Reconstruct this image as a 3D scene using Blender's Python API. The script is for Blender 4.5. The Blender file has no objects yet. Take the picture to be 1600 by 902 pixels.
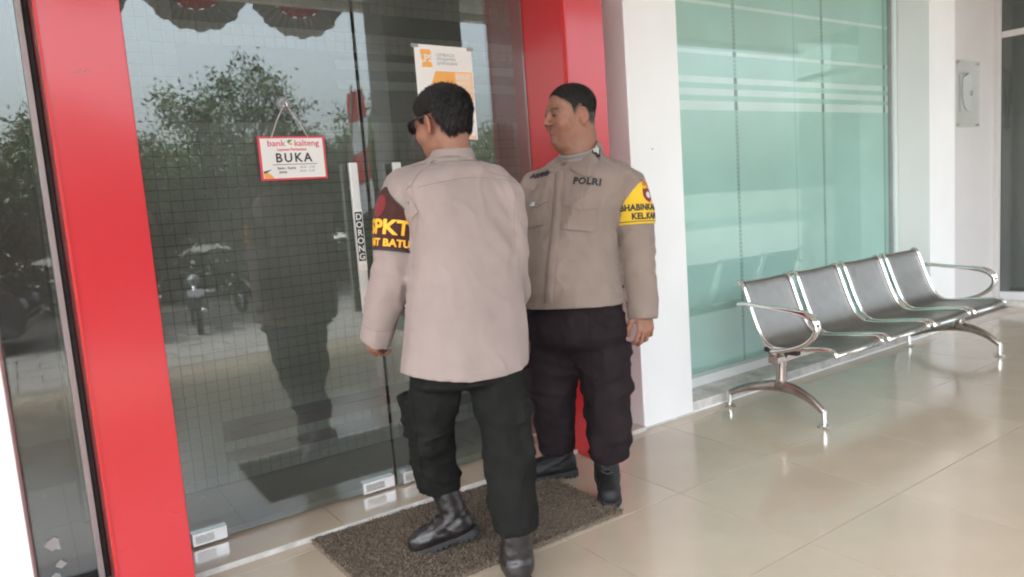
import bpy, bmesh, math, random
import numpy as np
from mathutils import Vector, Matrix
from mathutils.bvhtree import BVHTree
random.seed(7); np.random.seed(7)
S = bpy.context.scene
COL = S.collection
R_ = math.radians

# ---------------------------------------------------------------- camera
CAM_H, CAM_F, CAM_PITCH, CAM_HEAD, CAM_ROLL = 1.257, 1128.8, .11924, .97231, .073232
fw = np.array([math.cos(CAM_HEAD)*math.cos(CAM_PITCH), math.sin(CAM_HEAD)*math.cos(CAM_PITCH), -math.sin(CAM_PITCH)])
r0 = np.array([math.sin(CAM_HEAD), -math.cos(CAM_HEAD), 0.0]); u0 = np.cross(r0, fw)
cr, sr = math.cos(CAM_ROLL), math.sin(CAM_ROLL)
RV = cr*r0 - sr*u0; UV = cr*u0 + sr*r0
cd = bpy.data.cameras.new('camera'); cam = bpy.data.objects.new('camera', cd); COL.objects.link(cam)
M = Matrix.Identity(4)
for i in range(3):
    M[i][0] = RV[i]; M[i][1] = UV[i]; M[i][2] = -fw[i]
M[2][3] = CAM_H
cam.matrix_world = M
cd.sensor_width = 36.0; cd.lens = 36.0*CAM_F/1600.0; cd.clip_start = .05; cd.clip_end = 500
cd.dof.use_dof = True; cd.dof.focus_distance = 2.7; cd.dof.aperture_fstop = 5.0
S.camera = cam

# ---------------------------------------------------------------- world, sun, exposure
SUN_EL, SUN_AZ = 52.0, 205.0        # azimuth of the sun, counter-clockwise from +X
W = bpy.data.worlds.new('World'); S.world = W; W.use_nodes = True
nt = W.node_tree; bg = nt.nodes['Background']
sky = nt.nodes.new('ShaderNodeTexSky'); sky.sky_type = 'NISHITA'; sky.sun_disc = False
sky.sun_elevation = R_(SUN_EL); sky.sun_rotation = R_(90.0 - SUN_AZ)
sky.air_density = 1.3; sky.dust_density = 6.0; sky.ozone_density = 1.2
hs = nt.nodes.new('ShaderNodeHueSaturation'); hs.inputs['Saturation'].default_value = .30
nt.links.new(sky.outputs['Color'], hs.inputs['Color']); 
tn = nt.nodes.new('ShaderNodeMix'); tn.data_type = 'RGBA'; tn.blend_type = 'MULTIPLY'; tn.inputs['Factor'].default_value = 1.0
tn.inputs['B'].default_value = (.95, 1.0, 1.06, 1)      # pale overcast
nt.links.new(hs.outputs['Color'], tn.inputs['A']); nt.links.new(tn.outputs['Result'], bg.inputs['Color'])
bg.inputs['Strength'].default_value = .15
sl = bpy.data.lights.new('sun', 'SUN'); sun = bpy.data.objects.new('sun', sl); COL.objects.link(sun)
sl.energy = 1.3; sl.angle = R_(14); sl.color = (1.0, .98, .96)
sd = Vector((math.cos(R_(SUN_AZ))*math.cos(R_(SUN_EL)), math.sin(R_(SUN_AZ))*math.cos(R_(SUN_EL)), math.sin(R_(SUN_EL))))
sun.rotation_euler = sd.to_track_quat('Z', 'Y').to_euler(); sun.location = (0, -4, 9)
S.view_settings.view_transform = 'Standard'; S.view_settings.look = 'None'
S.view_settings.exposure = 2.85; S.view_settings.gamma = 1.0
S.cycles.max_bounces = 10; S.cycles.transparent_max_bounces = 16; S.cycles.glossy_bounces = 5
S.cycles.filter_width = 2.0

# ---------------------------------------------------------------- materials
def mat(name, col, rough=.6, metal=0.0, spec=.5, var=.12, scale=6.0, bump=0.0, bscale=60.0, coat=0.0, coat_r=.05,
        col2=None, stretch=None, rvar=.1, trans=0.0, vcol=False, obvar=0.0, sheen=0.0, detail=5.0, wr=0.0):
    m = bpy.data.materials.new(name); m.use_nodes = True
    t = m.node_tree; n = t.nodes; b = n['Principled BSDF']; L = t.links
    b.inputs['Metallic'].default_value = metal
    b.inputs['Specular IOR Level'].default_value = spec
    b.inputs['Coat Weight'].default_value = coat; b.inputs['Coat Roughness'].default_value = coat_r
    if sheen: b.inputs['Sheen Weight'].default_value = sheen; b.inputs['Sheen Roughness'].default_value = .5
    tc = n.new('ShaderNodeTexCoord'); mp = n.new('ShaderNodeMapping'); L.new(tc.outputs['Object'], mp.inputs['Vector'])
    if stretch: mp.inputs['Scale'].default_value = stretch
    nz = n.new('ShaderNodeTexNoise'); nz.inputs['Scale'].default_value = scale; nz.inputs['Detail'].default_value = detail
    nz.inputs['Roughness'].default_value = .6
    L.new(mp.outputs['Vector'], nz.inputs['Vector'])
    mx = n.new('ShaderNodeMix'); mx.data_type = 'RGBA'
    cA = [max(0, c*(1-var)) for c in col]; cB = list(col2) if col2 else [min(1, c*(1+var)) for c in col]
    if vcol:
        at = n.new('ShaderNodeVertexColor'); at.layer_name = 'col'
        m1 = n.new('ShaderNodeMix'); m1.data_type = 'RGBA'; m1.blend_type = 'MULTIPLY'; m1.inputs['Factor'].default_value = 1
        mr = n.new('ShaderNodeMapRange'); mr.inputs['From Min'].default_value = .3; mr.inputs['From Max'].default_value = .7
        mr.inputs['To Min'].default_value = 1-var; mr.inputs['To Max'].default_value = 1+var
        L.new(nz.outputs['Fac'], mr.inputs['Value'])
        L.new(at.outputs['Color'], m1.inputs['A']); L.new(mr.outputs['Result'], m1.inputs['B'])
        out = m1.outputs['Result']
    else:
        rp = n.new('ShaderNodeMapRange'); rp.inputs['From Min'].default_value = .3; rp.inputs['From Max'].default_value = .7
        L.new(nz.outputs['Fac'], rp.inputs['Value']); L.new(rp.outputs['Result'], mx.inputs['Factor'])
        mx.inputs['A'].default_value = (*cA, 1); mx.inputs['B'].default_value = (*cB, 1)
        out = mx.outputs['Result']
    if obvar:
        oi = n.new('ShaderNodeObjectInfo'); mr2 = n.new('ShaderNodeMapRange')
        mr2.inputs['To Min'].default_value = 1-obvar; mr2.inputs['To Max'].default_value = 1+obvar
        L.new(oi.outputs['Random'], mr2.inputs['Value'])
        m2 = n.new('ShaderNodeMix'); m2.data_type = 'RGBA'; m2.blend_type = 'MULTIPLY'; m2.inputs['Factor'].default_value = 1
        L.new(out, m2.inputs['A']); L.new(mr2.outputs['Result'], m2.inputs['B']); out = m2.outputs['Result']
    L.new(out, b.inputs['Base Color'])
    rr = n.new('ShaderNodeMapRange'); rr.inputs['From Min'].default_value = .3; rr.inputs['From Max'].default_value = .7
    rr.inputs['To Min'].default_value = max(0.01, rough*(1-rvar)); rr.inputs['To Max'].default_value = min(1, rough*(1+rvar))
    nz2 = n.new('ShaderNodeTexNoise'); nz2.inputs['Scale'].default_value = scale*2.3; nz2.inputs['Detail'].default_value = 4
    L.new(mp.outputs['Vector'], nz2.inputs['Vector']); L.new(nz2.outputs['Fac'], rr.inputs['Value'])
    L.new(rr.outputs['Result'], b.inputs['Roughness'])
    if bump:
        nb = n.new('ShaderNodeTexNoise'); nb.inputs['Scale'].default_value = bscale; nb.inputs['Detail'].default_value = 4
        L.new(mp.outputs['Vector'], nb.inputs['Vector'])
        bp = n.new('ShaderNodeBump'); bp.inputs['Strength'].default_value = bump; bp.inputs['Distance'].default_value = .004
        L.new(nb.outputs['Fac'], bp.inputs['Height']); L.new(bp.outputs['Normal'], b.inputs['Normal'])
        if wr:      # soft creases of worn cloth
            nw = n.new('ShaderNodeTexNoise'); nw.inputs['Scale'].default_value = 7; nw.inputs['Detail'].default_value = 3; nw.inputs['Distortion'].default_value = 1.2
            if hasattr(nw, 'noise_type'): nw.noise_type = 'RIDGED_MULTIFRACTAL'
            L.new(mp.outputs['Vector'], nw.inputs['Vector']); b2 = n.new('ShaderNodeBump'); b2.inputs['Strength'].default_value = wr; b2.inputs['Distance'].default_value = .006
            L.new(nw.outputs['Fac'], b2.inputs['Height']); L.new(b2.outputs['Normal'], bp.inputs['Normal'])
    return m

def glass_mat(name, tint, refl, rough=0.0, f0=.06):
    m = bpy.data.materials.new(name); m.use_nodes = True; t = m.node_tree; n = t.nodes; L = t.links
    n.remove(n['Principled BSDF']); o = n['Material Output']
    tr = n.new('ShaderNodeBsdfTransparent'); tr.inputs['Color'].default_value = (*tint, 1)
    gl = n.new('ShaderNodeBsdfGlossy'); gl.inputs['Roughness'].default_value = rough; gl.inputs['Color'].default_value = (.93, .98, .97, 1)
    lw = n.new('ShaderNodeLayerWeight'); lw.inputs['Blend'].default_value = .35
    mr = n.new('ShaderNodeMapRange'); mr.inputs['To Min'].default_value = f0; mr.inputs['To Max'].default_value = refl
    mx = n.new('ShaderNodeMixShader'); L.new(lw.outputs['Fresnel'], mr.inputs['Value'])
    # fine smudges on the pane
    tc = n.new('ShaderNodeTexCoord'); nz = n.new('ShaderNodeTexNoise'); nz.inputs['Scale'].default_value = 1.6; nz.inputs['Detail'].default_value = 6
    L.new(tc.outputs['Object'], nz.inputs['Vector'])
    mm = n.new('ShaderNodeMapRange'); mm.inputs['From Min'].default_value = .35; mm.inputs['From Max'].default_value = .7
    mm.inputs['To Min'].default_value = .03; mm.inputs['To Max'].default_value = .09
    L.new(nz.outputs['Fac'], mm.inputs['Value'])
    df = n.new('ShaderNodeBsdfDiffuse'); df.inputs['Color'].default_value = (.6, .62, .58, 1)
    m2 = n.new('ShaderNodeMixShader'); L.new(mm.outputs['Result'], m2.inputs['Fac'])
    L.new(mr.outputs['Result'], mx.inputs['Fac']); L.new(tr.outputs[0], mx.inputs[1]); L.new(gl.outputs[0], mx.inputs[2])
    L.new(mx.outputs[0], m2.inputs[1]); L.new(df.outputs[0], m2.inputs[2]); L.new(m2.outputs[0], o.inputs['Surface'])
    return m

MT = dict(
 tile=mat('floor_tile_glaze', (.455, .375, .285), rough=.17, spec=.55, var=.05, scale=3.0, obvar=.04, rvar=.35, coat=.25, coat_r=.08),
 grout=mat('grout', (.17, .145, .12), rough=.9),
 red=mat('red_panel', (.56, .022, .030), rough=.28, spec=.5, var=.02, coat=.6, coat_r=.11, rvar=.0, scale=.8),
 red_edge=mat('red_edge_trim', (.62, .03, .03), rough=.35, var=.05),
 white=mat('white_paint', (.86, .86, .85), rough=.6, var=.025, bump=.15, bscale=40, scale=2.0),
 offwhite=mat('offwhite_paint', (.68, .65, .64), rough=.6, var=.03, bump=.1, scale=3),
 dirt=mat('dirty_skirting_paint', (.50, .47, .43), rough=.7, var=.2, scale=9, col2=(.72, .70, .66)),
 ceiling=mat('ceiling_board', (.55, .55, .53), rough=.8, var=.04),
 alu=mat('aluminium_frame', (.52, .49, .47), rough=.4, metal=.3, var=.05, scale=12),
 alu_w=mat('white_frame', (.72, .73, .73), rough=.4, var=.04),
 chrome=mat('brushed_steel', (.66, .64, .61), rough=.26, metal=1.0, var=.06, stretch=(2, 2, 60), scale=8, rvar=.3),
 satin=mat('satin_handle_steel', (.80, .78, .73), rough=.42, metal=.6, var=.05),
 polish=mat('polished_chrome', (.80, .79, .77), rough=.10, metal=1.0, var=.05),
 rustchrome=mat('tarnished_chrome', (.42, .34, .30), rough=.24, metal=.9, var=.25, scale=18, col2=(.50, .45, .42)),
 seat=mat('perforated_steel', (.22, .212, .195), rough=.36, metal=.85, var=.08, scale=14, bump=.25, bscale=420),
 glass=glass_mat('door_glass', (.745, .77, .74), .36, f0=.080, rough=.012),
 glass_w=glass_mat('window_glass', (.93, .96, .95), .11, f0=.004, rough=.02),
 film=mat('frosted_film', (.47, .70, .635), rough=.5, spec=.2, var=.03, scale=1.2),
 film2=mat('frosted_band', (.76, .87, .84), rough=.35, spec=.3, var=.04, scale=3),
 blind=mat('blind_slat', (.52, .68, .64), rough=.5, var=.15),
 blind2=mat('blind_backing', (.40, .55, .51), rough=.7),
 joint=mat('film_joint', (.33, .52, .47), rough=.5),
 tick=mat('film_joint_tick', (.20, .34, .31), rough=.5),
 blindgap=mat('film_gap_square', (.12, .20, .19), rough=.5, var=.1),
 mosaic=mat('mosaic_tile', (.26, .26, .235), rough=.35, var=.06, obvar=.06, scale=2),
 mosaic_g=mat('mosaic_grout', (.045, .046, .043), rough=.9),
 maroon=mat('maroon_trim', (.055, .018, .018), rough=.5, var=.15),
 dark=mat('dark_trim', (.02, .02, .018), rough=.6, var=.2),
 lighttrim=mat('pale_trim', (.30, .32, .30), rough=.5, var=.1),
 infloor=mat('indoor_floor_tile', (.22, .20, .17), rough=.25, var=.08, obvar=.04),
 inwall=mat('indoor_wall', (.12, .12, .115), rough=.8),
 mat_=mat('coir_mat', (.145, .114, .086), rough=.95, spec=.1, var=.45, scale=160, bump=.6, bscale=300, detail=2),
 paper=mat('poster_paper', (.84, .81, .76), rough=.35, var=.015, coat=.2),
 orange=mat('print_orange', (.90, .42, .10), rough=.4, var=.04),
 orange_l=mat('print_light_orange', (.93, .60, .36), rough=.4, var=.04),
 pgrey=mat('print_grey', (.36, .37, .37), rough=.5),
 pblack=mat('print_black', (.03, .03, .035), rough=.5),
 pred=mat('print_red', (.72, .06, .09), rough=.4, var=.05),
 pgreen=mat('print_green', (.05, .25, .10), rough=.4),
 string=mat('string', (.55, .50, .44), rough=.9),
 rubber=mat('suction_cup', (.30, .32, .32), rough=.15, spec=.7),
 acrylic=glass_mat('acrylic_sheet', (.95, .95, .94), .14, rough=.05, f0=.03),
 paver=mat('concrete_paver', (.20, .18, .165), rough=.9, var=.12, obvar=.0, bump=.4),
 step=mat('step_granite', (.33, .29, .25), rough=.4, var=.1, scale=30),
 soil=mat('ground_earth', (.12, .11, .09), rough=1, var=.3, scale=1.2),
 asphalt=mat('asphalt', (.055, .055, .055), rough=.9, var=.2, scale=20),
 leaf=mat('leaf_green', (.075, .12, .04), rough=.6, var=.35, scale=1.5, col2=(.10, .15, .045)),
 bark=mat('bark', (.10, .075, .055), rough=.95, var=.3, scale=12, bump=.5),
 fabric_r=mat('red_cloth', (.62, .03, .04), rough=.8, var=.08, stretch=(1, 1, .2)),
 lot_bed=mat('paver_bed', (.15, .135, .12), rough=1),
 rim_c=mat('backlit_white_bunting_cloth', (.42, .42, .43), rough=.9),  # white rim cloth, its backlit shade put into the colour
 lens=mat('headlight_lens', (.25, .26, .27), rough=.15),
 fabric_w=mat('white_cloth', (.74, .74, .74), rough=.85, var=.05),
 roof=mat('roof_sheet', (.20, .17, .15), rough=.7, var=.2),
 wallfar=mat('far_wall_paint', (.55, .53, .48), rough=.8, var=.1, scale=2),
 carpaint=mat('dark_car_paint', (.03, .03, .035), rough=.25, coat=.8, var=.1),
 tyre=mat('tyre_rubber', (.02, .02, .02), rough=.85),
 carglass=mat('car_glass', (.02, .025, .03), rough=.05, spec=.8),
 clad=mat('grey_cladding', (.10, .095, .09), rough=.6, var=.15),
)

# ---------------------------------------------------------------- helpers
def obj(name, me, m=None, parent=None, **kw):
    o = bpy.data.objects.new(name, me); COL.objects.link(o)
    if m is not None and not me.materials:
        for q in (m if isinstance(m, (list, tuple)) else [m]): me.materials.append(q)
    if parent: o.parent = parent
    for k, v in kw.items(): o[k] = v
    return o
def empty(name, loc=(0, 0, 0), rz=0, **kw):
    o = bpy.data.objects.new(name, None); COL.objects.link(o); o.location = loc; o.rotation_euler = (0, 0, rz)
    o.empty_display_size = .1
    for k, v in kw.items(): o[k] = v
    return o
def tomesh(bm, name='mesh', smooth=False):
    me = bpy.data.meshes.new(name)
    bmesh.ops.recalc_face_normals(bm, faces=bm.faces[:])
    bm.to_mesh(me); bm.free()
    if smooth: me.polygons.foreach_set('use_smooth', [True]*len(me.polygons))
    return me
def abox(bm, x0, x1, y0, y1, z0, z1, bev=0.0):
    g = bmesh.ops.create_cube(bm, size=1.0, matrix=Matrix.Translation(((x0+x1)/2, (y0+y1)/2, (z0+z1)/2)) @ Matrix.Diagonal((abs(x1-x0), abs(y1-y0), abs(z1-z0), 1)))
    if bev:
        es = list({e for v in g['verts'] for e in v.link_edges})
        bmesh.ops.bevel(bm, geom=es, offset=bev, segments=2, affect='EDGES', profile=.6)
def box(name, x0, x1, y0, y1, z0, z1, m, parent=None, bev=0.0, **kw):
    bm = bmesh.new(); abox(bm, x0, x1, y0, y1, z0, z1, bev)
    return obj(name, tomesh(bm, name), m, parent, **kw)
def catmull(P, n=8, closed=False):
    P = [np.array(p, float) for p in P]; out = []
    N = len(P); rng = range(N if closed else N-1)
    for i in rng:
        if closed: a, b, c, d = P[(i-1) % N], P[i], P[(i+1) % N], P[(i+2) % N]
        else: a, b, c, d = P[max(i-1, 0)], P[i], P[i+1], P[min(i+2, N-1)]
        for k in range(n):
            t = k/n
            out.append(.5*((2*b)+(-a+c)*t+(2*a-5*b+4*c-d)*t*t+(-a+3*b-3*c+d)*t**3))
    if not closed: out.append(P[-1])
    return out
def atube(bm, pts, rad, seg=8, cap=True):
    pts = [Vector(p[:3]) for p in pts]; n = len(pts)
    rad = rad if hasattr(rad, '__len__') else [rad]*n
    up = Vector((0, 0, 1)); rings = []; prev = None
    for i in range(n):
        d = (pts[min(i+1, n-1)]-pts[max(i-1, 0)]).normalized()
        if prev is None:
            a = d.cross(up) if abs(d.dot(up)) < .95 else d.cross(Vector((1, 0, 0)))
        else: a = prev - d*prev.dot(d)
        a.normalize(); prev = a; b = d.cross(a)
        rings.append([bm.verts.new(pts[i]+(a*math.cos(2*math.pi*k/seg)+b*math.sin(2*math.pi*k/seg))*rad[i]) for k in range(seg)])
    for i in range(n-1):
        for k in range(seg):
            bm.faces.new((rings[i][k], rings[i][(k+1) % seg], rings[i+1][(k+1) % seg], rings[i+1][k]))
    if cap:
        bm.faces.new(rings[0][::-1]); bm.faces.new(rings[-1])
def tube(name, pts, rad, m, parent=None, seg=10, smooth=True, **kw):
    bm = bmesh.new(); atube(bm, pts, rad, seg)
    return obj(name, tomesh(bm, name, smooth), m, parent, **kw)
def cyl(bm, c, r, h, seg=16, axis='z', r2=None):
    M_ = Matrix.Translation(c)
    if axis == 'x': M_ = M_ @ Matrix.Rotation(math.pi/2, 4, 'Y')
    if axis == 'y': M_ = M_ @ Matrix.Rotation(math.pi/2, 4, 'X')
    bmesh.ops.create_cone(bm, cap_ends=True, segments=seg, radius1=r, radius2=r if r2 is None else r2, depth=h, matrix=M_)

# flat lettering: bpy font outline turned into a thin mesh
def text_mesh(s, size, extrude=.0006, bold=0.0, spacing=1.0, align='CENTER', sx=1.0):
    c = bpy.data.curves.new('lettering', 'FONT'); c.body = s; c.size = size; c.extrude = extrude; c.offset = bold
    c.space_character = spacing; c.align_x = align; c.align_y = 'CENTER'; c.resolution_u = 3
    o = bpy.data.objects.new('tmp', c); COL.objects.link(o)
    dg = bpy.context.evaluated_depsgraph_get(); me = bpy.data.meshes.new_from_object(o.evaluated_get(dg))
    bpy.data.objects.remove(o); bpy.data.curves.remove(c)
    if sx != 1.0:
        for v in me.vertices: v.co.x *= sx
    me.materials.clear()
    return me
def text_on(name, s, size, loc, m, parent, bold=0.0, spacing=1.0, rot=None, sx=1.0, **kw):
    """lettering standing upright in a plane facing -Y"""
    me = text_mesh(s, size, .0004, bold, spacing, sx=sx); o = obj(name, me, m, parent, **kw)
    o.location = loc; o.rotation_euler = rot or (math.pi/2, 0, 0)
    return o
def flatpoly(name, pts, y, m, parent, th=.0008, **kw):
    """thin printed shape: pts are (x,z), front face at y"""
    bm = bmesh.new(); vs = [bm.verts.new((p[0], y, p[1])) for p in pts]
    f = bm.faces.new(vs); r = bmesh.ops.extrude_face_region(bm, geom=[f])
    for v in r['geom']:
        if isinstance(v, bmesh.types.BMVert): v.co.y += th
    return obj(name, tomesh(bm, name), m, parent, **kw)
# ================================================================ SETTING
LEDGE_Z, LEDGE_Y = .022, 2.70
YW = 2.717                     # front plane of the columns and the base wall
GLY = 2.93                     # door glass
# ground far out, lot, steps
bm = bmesh.new(); abox(bm, -120, 160, -160, 60, -1.2, -.5)
obj('ground', tomesh(bm), MT['soil'], kind='structure')
box('street', -60, 90, -21, -14.5, -.52, -.494, MT['asphalt'], kind='structure')
lot = box('paved_lot', -14, 26, -14.5, -2.2, -.6, -.475, MT['lot_bed'], kind='structure')
bm = bmesh.new()
for i in range(80):
    for j in range(24):
        x = -13.9+i*.5+(.25 if j % 2 else 0); y = -2.25-j*.5
        abox(bm, x+.008, x+.492, y-.492, y-.008, -.48, -.455+random.uniform(0, .008))
obj('paver', tomesh(bm), MT['paver'], lot, kind='stuff')
stp = empty('entrance_steps', (0, 0, 0), kind='structure')
for k, (y0, y1, z) in enumerate([(-1.75, -1.32, -.15), (-2.2, -1.75, -.30)]):
    box('step', -3, 12, y0, y1, z-.3, z, MT['step'], stp, bev=.006)
# platform and its floor tiles
floor = box('floor', -6, 12, -1.3, 3.0, -.6, -.004, MT['grout'], kind='structure')
TX, TY, TS = 2.154, 2.030, .6
def tile_mesh(w, d):
    bm = bmesh.new(); abox(bm, .0018, w-.0018, .0018, d-.0018, -.0035, 0.0, .0008)
    return tomesh(bm, 'tile')
tm_full, tm_cut = tile_mesh(TS, TS), tile_mesh(TS, YW-(TY+TS)+.05)
for i in range(-6, 13):
    for j in range(-5, 2):
        o = obj('tile', tm_cut if j == 1 else tm_full, MT['tile'], floor)
        o.location = (TX+i*TS, TY+j*TS, random.uniform(-.0004, .0004))
# raised threshold under the glass doors
th = empty('threshold', (0, 0, 0), kind='structure')
xs = [-.3, .15, .35, .95, 1.55, 2.15, 2.64]
for a, b in zip(xs, xs[1:]):
    box('tile', a+.0012, b-.0012, LEDGE_Y+.004, 3.02, .004, LEDGE_Z, MT['tile'], th, bev=.001)
    box('edge_strip', a+.0008, b-.0008, LEDGE_Y, LEDGE_Y+.0035, .0005, LEDGE_Z-.001, MT['dirt'], th)
# interior
box('indoor_floor', -2, 8.2, 3.023, 7.5, -.4, .004, MT['mosaic_g'], kind='structure')
inf = bpy.data.objects['indoor_floor']
tmi = tile_mesh(.6, .6)
for i in range(-2, 8):
    for j in range(0, 2):
        o = obj('tile', tmi, MT['infloor'], inf); o.location = (TX-.3+(i-3)*.6, 3.026+j*.6, .0085)
box('indoor_wall', -2, 8.2, 5.2, 5.35, 0, 3.2, MT['inwall'], kind='structure')
box('indoor_side_wall', -2.1, -2, 3.02, 5.35, 0, 3.2, MT['inwall'], kind='structure')
box('indoor_dividing_wall', 2.70, 2.85, 3.02, 5.2, 0, 3.2, MT['inwall'], kind='structure')
box('indoor_end_wall', 8.2, 8.3, 3.02, 5.35, 0, 3.2, MT['inwall'], kind='structure')
box('indoor_ceiling', -2, 8.2, 3.0, 5.3, 3.0, 3.1, MT['inwall'], kind='structure')
# mosaic-tiled partition standing inside the doors
PY = 3.56
part = box('mosaic_partition', .10, 2.68, PY, PY+.08, .015, 2.9, MT['mosaic_g'],
           label='dark grey partition of small square mosaic tiles standing inside behind the glass doors', category='partition wall')
g = .05
bm = bmesh.new(); abox(bm, .0019, g-.0019, -.005, .0, .0019, g-.0019); mt_one = tomesh(bm, 'mosaic')
cells = []
bands = [(1.755, 1.83), (2.165, 2.225)]; lb = [(1.885, 1.93), (1.985, 2.03)]
for i in range(51):
    for j in range(57):
        x, z = .11+i*g, .02+j*g
        if any(a-.04 < z < b for a, b in bands+lb+[(.115, .165), (.225, .275)]) and x > .70: continue
        cells.append((math.hypot(x-1.0, (z-1.5)*.9), x, z))
cells.sort()
rest = bmesh.new()
for k, (d, x, z) in enumerate(cells):
    if k < 296:
        o = obj('mosaic_tile', mt_one, MT['mosaic'], part); o.location = (x, PY-random.uniform(0, .0006), z)
    else: abox(rest, x+.0019, x+g-.0019, PY-.005-random.uniform(0, .0006), PY, z+.0019, z+g-.0019)
obj('mosaic_tiles', tomesh(rest), MT['mosaic'], part, kind='stuff')
box('trim_strip', .745, 1.62, PY-.012, PY-.0001, 1.755, 1.83, MT['dark'], part)
box('trim_strip', 1.62, 2.66, PY-.012, PY-.0001, 1.755, 1.83, MT['maroon'], part)
box('trim_strip', 1.45, 2.66, PY-.012, PY-.0001, 2.165, 2.225, MT['dark'], part)
box('trim_strip', 1.45, 2.66, PY-.009, PY-.0001, 1.885, 1.93, MT['lighttrim'], part)
box('trim_strip', 1.45, 2.66, PY-.009, PY-.0001, 1.985, 2.03, MT['lighttrim'], part)

box('trim_strip', .745, 2.66, PY-.010, PY-.0001, .115, .165, MT['maroon'], part)
box('trim_strip', .745, 2.66, PY-.010, PY-.0001, .225, .275, MT['maroon'], part)
# facade above the openings, canopy ceiling
box('facade_wall', -3, 8.6, 2.74, 3.02, 2.82, 3.9, MT['white'], label='white facade wall above the doors and windows under the canopy ceiling', category='wall')
cc = box('canopy_ceiling', -5, 11.5, -1.5, 2.735, 3.45, 3.6, MT['ceiling'], kind='structure')
box('canopy_fascia', -5, 11.5, -1.62, -1.505, 3.38, 3.85, MT['offwhite'], kind='structure')

def pillar(name, x0, x1, y0, y1, m, label, cat='column', group=None, bev=.004, z1=2.815):
    o = box(name, x0, x1, y0, y1, .0005, z1, m, bev=bev, label=label, category=cat)
    if group: o['group'] = group
    return o
RY = 2.60
for x0, x1, lab in ((.142, .372, 'glossy red door pillar left of the door with the hanging BUKA sign'),
                    (2.162, 2.396, 'glossy red door pillar behind the policeman with the yellow armband')):
    p = pillar('red_pillar', x0, x1, RY, 3.02, MT['red'], lab, 'pillar', 'red pillars of the entrance portal', bev=.003)
    box('edge_trim', x0-.002, x0+.006, RY-.003, RY+.02, .001, 2.81, MT['red_edge'], p)
    box('foot_plate', x1-.04, x1+.016, RY-.004, RY+.05, .0008, .012, MT['red'], p, bev=.002)
rp_ = bpy.data.objects['red_pillar']
for k, q_ in enumerate([[(.215, 1.742), (.222, 1.752), (.228, 1.741), (.236, 1.750)], [(.240, 1.744), (.246, 1.753), (.251, 1.742)], [(.255, 1.748), (.262, 1.741)],
                        [(.20, .52), (.27, .54)], [(.30, .31), (.345, .30)], [(.16, .22), (.19, .24), (.2, .235)]]):
    tube('scuff', [(x, RY-.0002, z) for x, z in q_], .0009 if k < 3 else .0006, MT['pgrey'] if k < 3 else MT['red_edge'], rp_, 5)
c1 = pillar('white_column', 2.642, 3.025, YW, 3.10, MT['white'], 'white painted column between the red door pillar and the teal frosted window')
box('skirting_stain', 2.64, 3.027, YW-.0015, YW-.0002, .001, .012, MT['dirt'], c1)
bm = bmesh.new(); bmesh.ops.create_icosphere(bm, subdivisions=1, radius=.005, matrix=Matrix.Translation((2.80, YW-.001, 1.475)))
bm2 = tomesh(bm); obj('screw', bm2, MT['pgrey'], c1)
pillar('white_column', -.62, -.073, 2.60, 3.02, MT['white'], 'white column at the left edge of the photo in front of the side window')
c3 = pillar('white_column', 5.722, 6.12, YW, 3.04, MT['white'], 'white column right of the teal window behind the far end of the steel bench')
w4 = box('white_wall', 6.12, 7.24, 2.90, 3.04, .0, 2.815, MT['offwhite'], bev=.003, label='narrow white wall with the clear acrylic plaque beside the far column', category='wall')
pillar('wall_end_post', 7.24, 7.30, 2.86, 3.04, MT['offwhite'], 'slim pale post closing the wall right of the acrylic plaque', 'post')
# acrylic plaque
pl = box('acrylic_plaque', 6.525, 6.925, 2.880, 2.885, 1.601, 2.147, MT['acrylic'], label='clear acrylic plaque screwed on the narrow white wall at the right', category='plaque')
for x in (6.545, 6.905):
    for z in (1.62, 2.127):
        bm = bmesh.new(); cyl(bm, (x, 2.888, z), .011, .02, 12, 'y'); obj('standoff', tomesh(bm), MT['chrome'], pl)
box('holder_back', 6.60, 6.80, 2.8855, 2.893, 1.73, 2.03, MT['alu_w'], pl, bev=.003)
tube('holder_outline', catmull([(6.60, 2.878, 2.03), (6.66, 2.876, 2.045), (6.72, 2.876, 2.04)], 5)+catmull([(6.615, 2.878, 2.0), (6.61, 2.876, 1.85), (6.66, 2.876, 1.75), (6.74, 2.876, 1.74)], 5), .004, MT['lighttrim'], pl, 6)
box('latch', 6.775, 6.80, 2.872, 2.8795, 1.86, 1.90, MT['pgrey'], pl, bev=.002)

# left side window beside the red pillar
sw = empty('side_window', (0, 2.93, 0), label='narrow dark side window between the left white column and the red pillar', category='window')
def pin(o, p): # parent keeping world place (parents here have only a location)
    o.parent = p; o.location = Vector(o.location)-Vector(p.location); return o
pin(box('pane', -.62, .105, 2.926, 2.934, .02, 2.80, MT['glass']), sw)
pin(box('frame', .105, .124, 2.895, 2.96, .0225, 2.80, MT['alu'], bev=.002), sw)
pin(box('frame', .1245, .1415, 2.91, 2.96, .0225, 2.80, MT['dark'], bev=.002), sw)
pin(box('frame', -.62, .104, 2.91, 2.96, .0225, .05, MT['dark'], bev=.002), sw)
# small stickers / scratches near the bottom of the side pane
for (x, z, s) in ((-.01, .19, .035), (.0, .11, .02), (-.02, .06, .03), (.01, .02, .02)):
    pts = [(x+s*random.uniform(.3, 1)*math.cos(a), z+s*random.uniform(.4, 1.1)*math.sin(a)) for a in np.linspace(0, 6.28, 9)[:-1]]
    pin(flatpoly('peeled_film', pts, 2.9245, MT['film2'], None), sw)

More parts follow.
